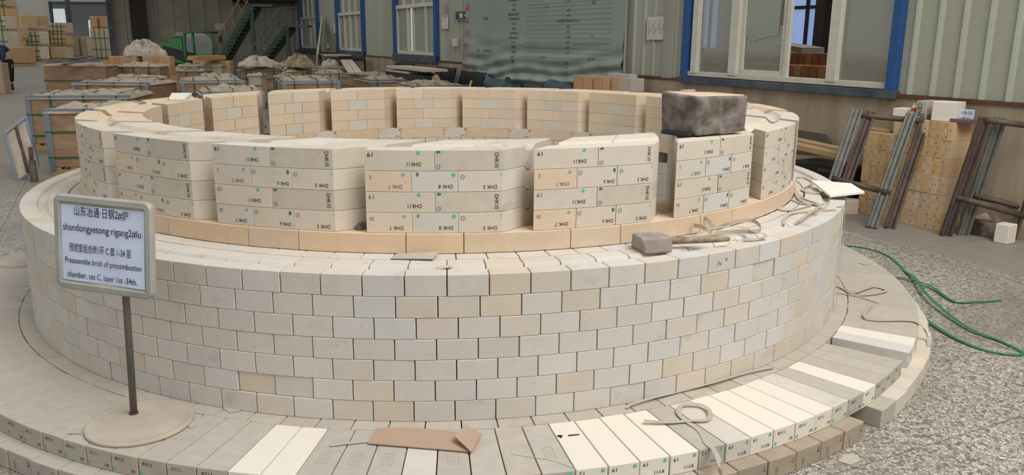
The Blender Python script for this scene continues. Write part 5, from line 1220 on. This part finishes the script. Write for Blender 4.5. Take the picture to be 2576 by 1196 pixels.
# dark plates and fins along the plinth
def dark_row(label, grp, x0, x1, y0, y1, off, n, m='black', lean=.12, th=.05, dz=None):
    s_a, s_b = at_wall(x0, y1, off).dot(DW), at_wall(x1, y1, off).dot(DW); zt_ = at_wall((x0+x1)/2, y0, off).z
    for k in range(n):
        s_ = s_a+(s_b-s_a)*(k+.5)/n; mb = MB(); w2 = abs(s_b-s_a)/n*.42
        a_ = W(s_-w2+lean, 0, off); b_ = W(s_+w2+lean, 0, off); c_ = W(s_+w2, zt_, off-.22); d_ = W(s_-w2, zt_, off-.22); mb.prism([a_, b_, c_, d_], NW*th)
        o = mb.build('steel_plate', M[m], None); tag(o, '%s, %s from the left' % (label, nth(k+1)), 'plate', grp)
dark_row('dark plate standing in the row left of the pale slabs', 'dark plates left of the slabs', 972, 1016, 160, 200, .5, 4)
dark_row('dark finned plate leaning on the plinth right of the pale slabs', 'dark plates right of the slabs', 1072, 1118, 170, 210, .5, 6)
dark_row('black ribbed plate leaning on the plinth beside the banner', 'black plates beside the banner', 1133, 1190, 181, 225, .52, 9)
for i, (x0, x1, y0, y1, m, lab) in enumerate(((984, 1078, 169, 176, 'table', 'upper dusty slab of the low pile below third tall window'), (982, 1040, 177, 183, 'dusty', 'lower dusty slab of the low pile below third tall window'), (982, 1080, 184, 200, 'black', 'black bottom block of the slab pile below third tall window'))):
    s0, s1 = at_wall(x1, y1, 1.0).dot(DW), at_wall(x0, y1, 1.0).dot(DW); za, zb = at_wall((x0+x1)/2, y0, 1.0).z, at_wall((x0+x1)/2, y1, 1.0).z; mb = MB(); wall_box(mb, s0, s1, zb if i < 2 else 0, za-.004, .62, 1.1); tag(mb.build('stacked_slab', M[m], None), lab, 'slab')
P0, P1 = at_wall(1181, 222, .95), at_wall(1186, 205, .8); o = MB().bar(P0, P1, .03, .04).build('orange_stick', M['orange_brick'], None); tag(o, 'orange stick standing before the black ribbed plates', 'stick')
P = [at_wall(x, y, 1.0) for x, y in ((1086, 202), (1108, 204), (1100, 188), (1094, 187), (1088, 193))]; o = MB().prism(P, NW*.01).build('cardboard_scrap', M['cardboard'], None); tag(o, 'pointed tan scrap standing on the crate nearest the banner', 'scrap')
# ================================================================ far left: next bay with stacked crates
fw = MB(); FDW = 66.0
def fpt(x, y, D_=FDW): return at_dist(x, y, D_)
X0, X1, X2 = fpt(-400, 50), fpt(131, 50), fpt(330, 50)
def fwall(mb, a, b, z0, z1, D_=FDW, th=.3):
    A_, B_ = at_dist(a, 60, D_), at_dist(b, 60, D_); t_ = bk_*th
    mb.hexa([Vector((A_.x, A_.y, z0)), Vector((B_.x, B_.y, z0)), Vector((B_.x, B_.y, z0))+t_, Vector((A_.x, A_.y, z0))+t_, Vector((A_.x, A_.y, z1)), Vector((B_.x, B_.y, z1)), Vector((B_.x, B_.y, z1))+t_, Vector((A_.x, A_.y, z1))+t_])
ztop = at_dist(200, 9, FDW).z
fwall(fw, -900, 131, 0, 9); fwall(fw, 131, 620, ztop, 9)
o = fw.build('wall_left', M['far_panel']); o['kind'] = 'structure'
tr = MB(); fwall(tr, 128, 132, 0, ztop+.15, FDW-.2); fwall(tr, 128, 330, ztop-.1, ztop+.12, FDW-.2); tag(tr.build('trim_7', M['blue_dusty']), kind='structure')
fi = MB(); DI = 92.0
z25, z57 = at_dist(150, 22, DI).z, at_dist(150, 59, DI).z; z50, z98 = at_dist(225, 50, DI).z, at_dist(225, 98, DI).z
fwall(fi, 60, 133, 0, 12, DI); fwall(fi, 133, 167, 0, z57, DI); fwall(fi, 133, 167, z25, 12, DI); fwall(fi, 167, 219, 0, 12, DI); fwall(fi, 219, 230, 0, z98, DI); fwall(fi, 219, 230, z50, 12, DI); fwall(fi, 230, 271, 0, 12, DI); fwall(fi, 271, 277, 0, at_dist(274, 70, DI).z, DI); fwall(fi, 277, 460, 0, 12, DI)
o = fi.build('wall_far', M['fardark']); o['kind'] = 'structure'
tr = MB(); fwall(tr, 170, 177, 0, ztop+2, 60.0); tag(tr.build('trim_8', M['blue_dusty']), kind='structure')
PLACED = []
def far_crate(x0, x1, y0, y1, yb, m, label, cage=True, dep=1.0):
    D_ = (CAM.z)/(-ray((x0+x1)/2, yb).z); A_, B_ = at_dist(x0, y1, D_), at_dist(x1, y1, D_); z0 = at_dist((x0+x1)/2, y1, D_).z; z1 = at_dist((x0+x1)/2, y0, D_).z
    z0 = max([0]+[t_ for (a_, b_, q_, t_) in PLACED if q_ == yb and min(x1, b_)-max(x0, a_) > 6])
    PLACED.append((x0, x1, yb, z1)); x0 += .0
    wd = (Vector((B_.x, B_.y))-Vector((A_.x, A_.y))).length-.06; h = z1-z0-.002
    e = empty('stacked_crate', ((A_.x+B_.x)/2, (A_.y+B_.y)/2, z0), YAW); 
    MB().box((0, dep/2, h/2+.06), (wd-.03, dep, h-.13)).build('crate_body', M[m], e, bevel=.03)
    MB().box((0, dep/2, .055), (wd, dep, .10)).build('pallet', M['wood'], e)
    if cage:
        cg = MB()
        for t in (.25, .5, .75): cg.box((-wd/2+wd*t, -.012, h/2), (.035, .01, h-.02))
        for t in (.33, .7): cg.box((0, -.012, h*t), (wd, .01, .035))
        cg.build('strap_net', M['dgreen'], e)
    tag(e, label, 'crate', 'crates stacked in the far bay'); return e
FC = [(-26, 20, -8, 21, 158, 'crate_wood', 'pale wooden crate at the very top of the leftmost far stack', 1),
 (-20, 28, 22, 67, 158, 'crate_wood', 'large pale crate second from top in the leftmost far stack', 1),
 (28, 50, 68, 101, 156.5, 'crate_wood', 'crate edge-on below the large pale crate, right of the white bales', 0),
 (28, 50, 102, 156, 156.5, 'crate_wood', 'lowest crate in the column right of the white bales', 0),
 (-26, 18, 41, 78, 163, 'white_wrap', 'upper white wrapped bale at the left picture edge', 1), (-26, 24, 79, 119, 163, 'white_wrap', 'lower white wrapped bale at the left picture edge', 1),
 (52, 75, 37, 60, 150, 'crate_wood', 'pale board crate behind, top left of the second far stack', 0), (72, 107, 39, 76, 148.5, 'crate_wood', 'pale board crate behind, top right of the second far stack', 0),
 (56, 98, 66, 78, 155, 'film', 'crushed film layer on the second far stack', 0), (58, 105, 79, 116, 155, 'white_wrap', 'white strapped bale, upper in the second far stack', 1), (66, 106, 117, 154, 155, 'white_wrap', 'white strapped bale, bottom of the second far stack', 1),
 (106, 122, 74, 112, 152, 'crate_wood', 'narrow crate side, upper, right of the white bales', 0), (106, 122, 113, 151, 152, 'crate_wood', 'narrow crate side, lower, right of the white bales', 0),
 (124, 167, 57, 88, 152, 'crate_wood', 'red-edged strapped crate on top of the third far stack', 1), (127, 168, 89, 117, 152, 'crate_wood', 'strapped crate in the middle of the third far stack', 1), (127, 168, 118, 150, 152, 'crate_wood', 'pale crate at the bottom of the third far stack', 0),
 (226, 246, 41, 71, 150, 'orange_brick', 'left orange crate on top of the fourth far stack', 0), (249, 271, 41, 71, 150, 'orange_brick', 'right orange crate on top of the fourth far stack', 0), (231, 281, 73, 137, 150, 'white_wrap', 'tall green-strapped bale in the fourth far stack by blue post', 1),
 (176, 200, 93, 124, 146, 'film', 'film-covered brick pallet in the far doorway, left', 0), (201, 222, 92, 124, 146, 'film', 'film-covered brick pallet in the far doorway, middle', 0), (222, 240, 97, 124, 144, 'orange_brick', 'brick pallet in the far doorway, right', 0),
 (150, 243, 124, 131, 144, 'crate_wood', 'upper layer of pale planks stacked before the far doorway', 0), (152, 243, 132, 147, 144, 'crate_wood', 'lower layer of pale planks stacked before the far doorway', 0)]
for x0, x1, y0, y1, yb, m, lab, cg in sorted(FC, key=lambda q_: -q_[3]): far_crate(x0, x1, y0, y1, yb, m, lab, bool(cg))
far_crate(18, 72, 119, 165, 166, 'orange_brick', 'large brown carton on a pallet behind the bending person', False, .8)
# cardboard box at the left edge
p0 = at(-22, 236, 0); p1 = at(14, 236, 0); wd = (p1-p0).length; o = MB().box((0, .16, .40), (wd, .30, .80)).build('carton_box', M['cardboard'], None, tuple((p0+p1)/2), YAW, bevel=.01); tag(o, 'tan carton at the left picture edge beside the bending person', 'box')
# ================================================================ person bending, seen from behind, partly out of frame
D_P = (at(26, 226, 0)-CAM).dot(FWD)
def pp_(x, y, dd=0.0): return at_dist(x+7, y, D_P+dd)
pe = empty('person', (pp_(22, 226).x, pp_(22, 226).y, 0)); PL = Matrix.Translation(-pe.location)
def skin_obj(name, nodes, edges, m, root=0, sub=2):
    me = bpy.data.meshes.new(name); me.from_pydata([tuple(n[0]) for n in nodes], edges, []); o = bpy.data.objects.new(name, me); COL.objects.link(o)
    sk = o.modifiers.new('s', 'SKIN'); sk.use_smooth_shade = True; sb = o.modifiers.new('u', 'SUBSURF'); sb.levels = sub
    for i, n in enumerate(nodes): me.skin_vertices[0].data[i].radius = (n[1], n[1] if len(n) < 3 else n[2])
    me.skin_vertices[0].data[root].use_root = True
    bpy.context.view_layer.update(); dg = bpy.context.evaluated_depsgraph_get(); nm = bpy.data.meshes.new_from_object(o.evaluated_get(dg)); bpy.data.objects.remove(o); nm.materials.clear(); nm.materials.append(m)
    for p in nm.polygons: p.use_smooth = True
    q = link(name, nm, pe); q.matrix_parent_inverse = PL; return q
g = Vector((0, 0, 0))
hip = pp_(16, 150); kneeR = pp_(19, 186, -.05); ankR = pp_(22, 219, .05); toeR = pp_(26, 223, -.12); kneeL = pp_(6, 188, .15); ankL = pp_(4, 220, .25); toeL = pp_(6, 224, .1)
waist = pp_(12, 138); chest = pp_(0, 124, -.05); neck = pp_(-14, 122, -.1); head_ = pp_(-24, 124, -.12); shR = pp_(-4, 121, -.22); elR = pp_(2, 142, -.3); haR = pp_(-6, 158, -.35); shL = pp_(-6, 120, .15); elL = pp_(-10, 142, .2); haL = pp_(-16, 158, .1)
body = skin_obj('body', [(hip, .13, .15), (waist, .12, .14), (chest, .14, .16), (neck, .06), (head_, .095, .11), (shR, .07), (elR, .045), (haR, .03), (shL, .07), (elL, .045), (haL, .03), (kneeR, .075), (ankR, .045), (toeR, .035), (kneeL, .075), (ankL, .045), (toeL, .035)],
    [(0, 1), (1, 2), (2, 3), (3, 4), (2, 5), (5, 6), (6, 7), (2, 8), (8, 9), (9, 10), (0, 11), (11, 12), (12, 13), (0, 14), (14, 15), (15, 16)], M['skin'])
skin_obj('trousers', [(hip, .165, .18), (hip.lerp(waist, .6), .15, .16), (kneeR, .10), (ankR.lerp(kneeR, .35), .085), (kneeL, .10), (ankL.lerp(kneeL, .35), .085)], [(0, 1), (0, 2), (2, 3), (0, 4), (4, 5)], M['trousers'])
skin_obj('trouser_cuff', [(ankR.lerp(kneeR, .33), .083), (ankR.lerp(kneeR, .05), .075)], [(0, 1)], M['jeans']); skin_obj('trouser_cuff', [(ankL.lerp(kneeL, .33), .083), (ankL.lerp(kneeL, .05), .075)], [(0, 1)], M['jeans'])
skin_obj('jacket', [(waist, .155, .17), (chest, .175, .19), (shR, .09), (elR, .062), (haR.lerp(elR, .2), .05), (shL, .09), (elL, .062), (haL.lerp(elL, .2), .05)], [(0, 1), (1, 2), (2, 3), (3, 4), (1, 5), (5, 6), (6, 7)], M['jacket'])
skin_obj('shoe', [(ankR, .06), (toeR, .05)], [(0, 1)], M['black']); skin_obj('shoe', [(ankL, .06), (toeL, .05)], [(0, 1)], M['black'])
skin_obj('hair', [(head_+UP*.03, .105), (head_+UP*.06-Vector((.02, 0, 0)), .09)], [(0, 1)], M['hair'])
tag(pe, 'person in dark blue jacket and black trousers bending at the left edge', 'person')
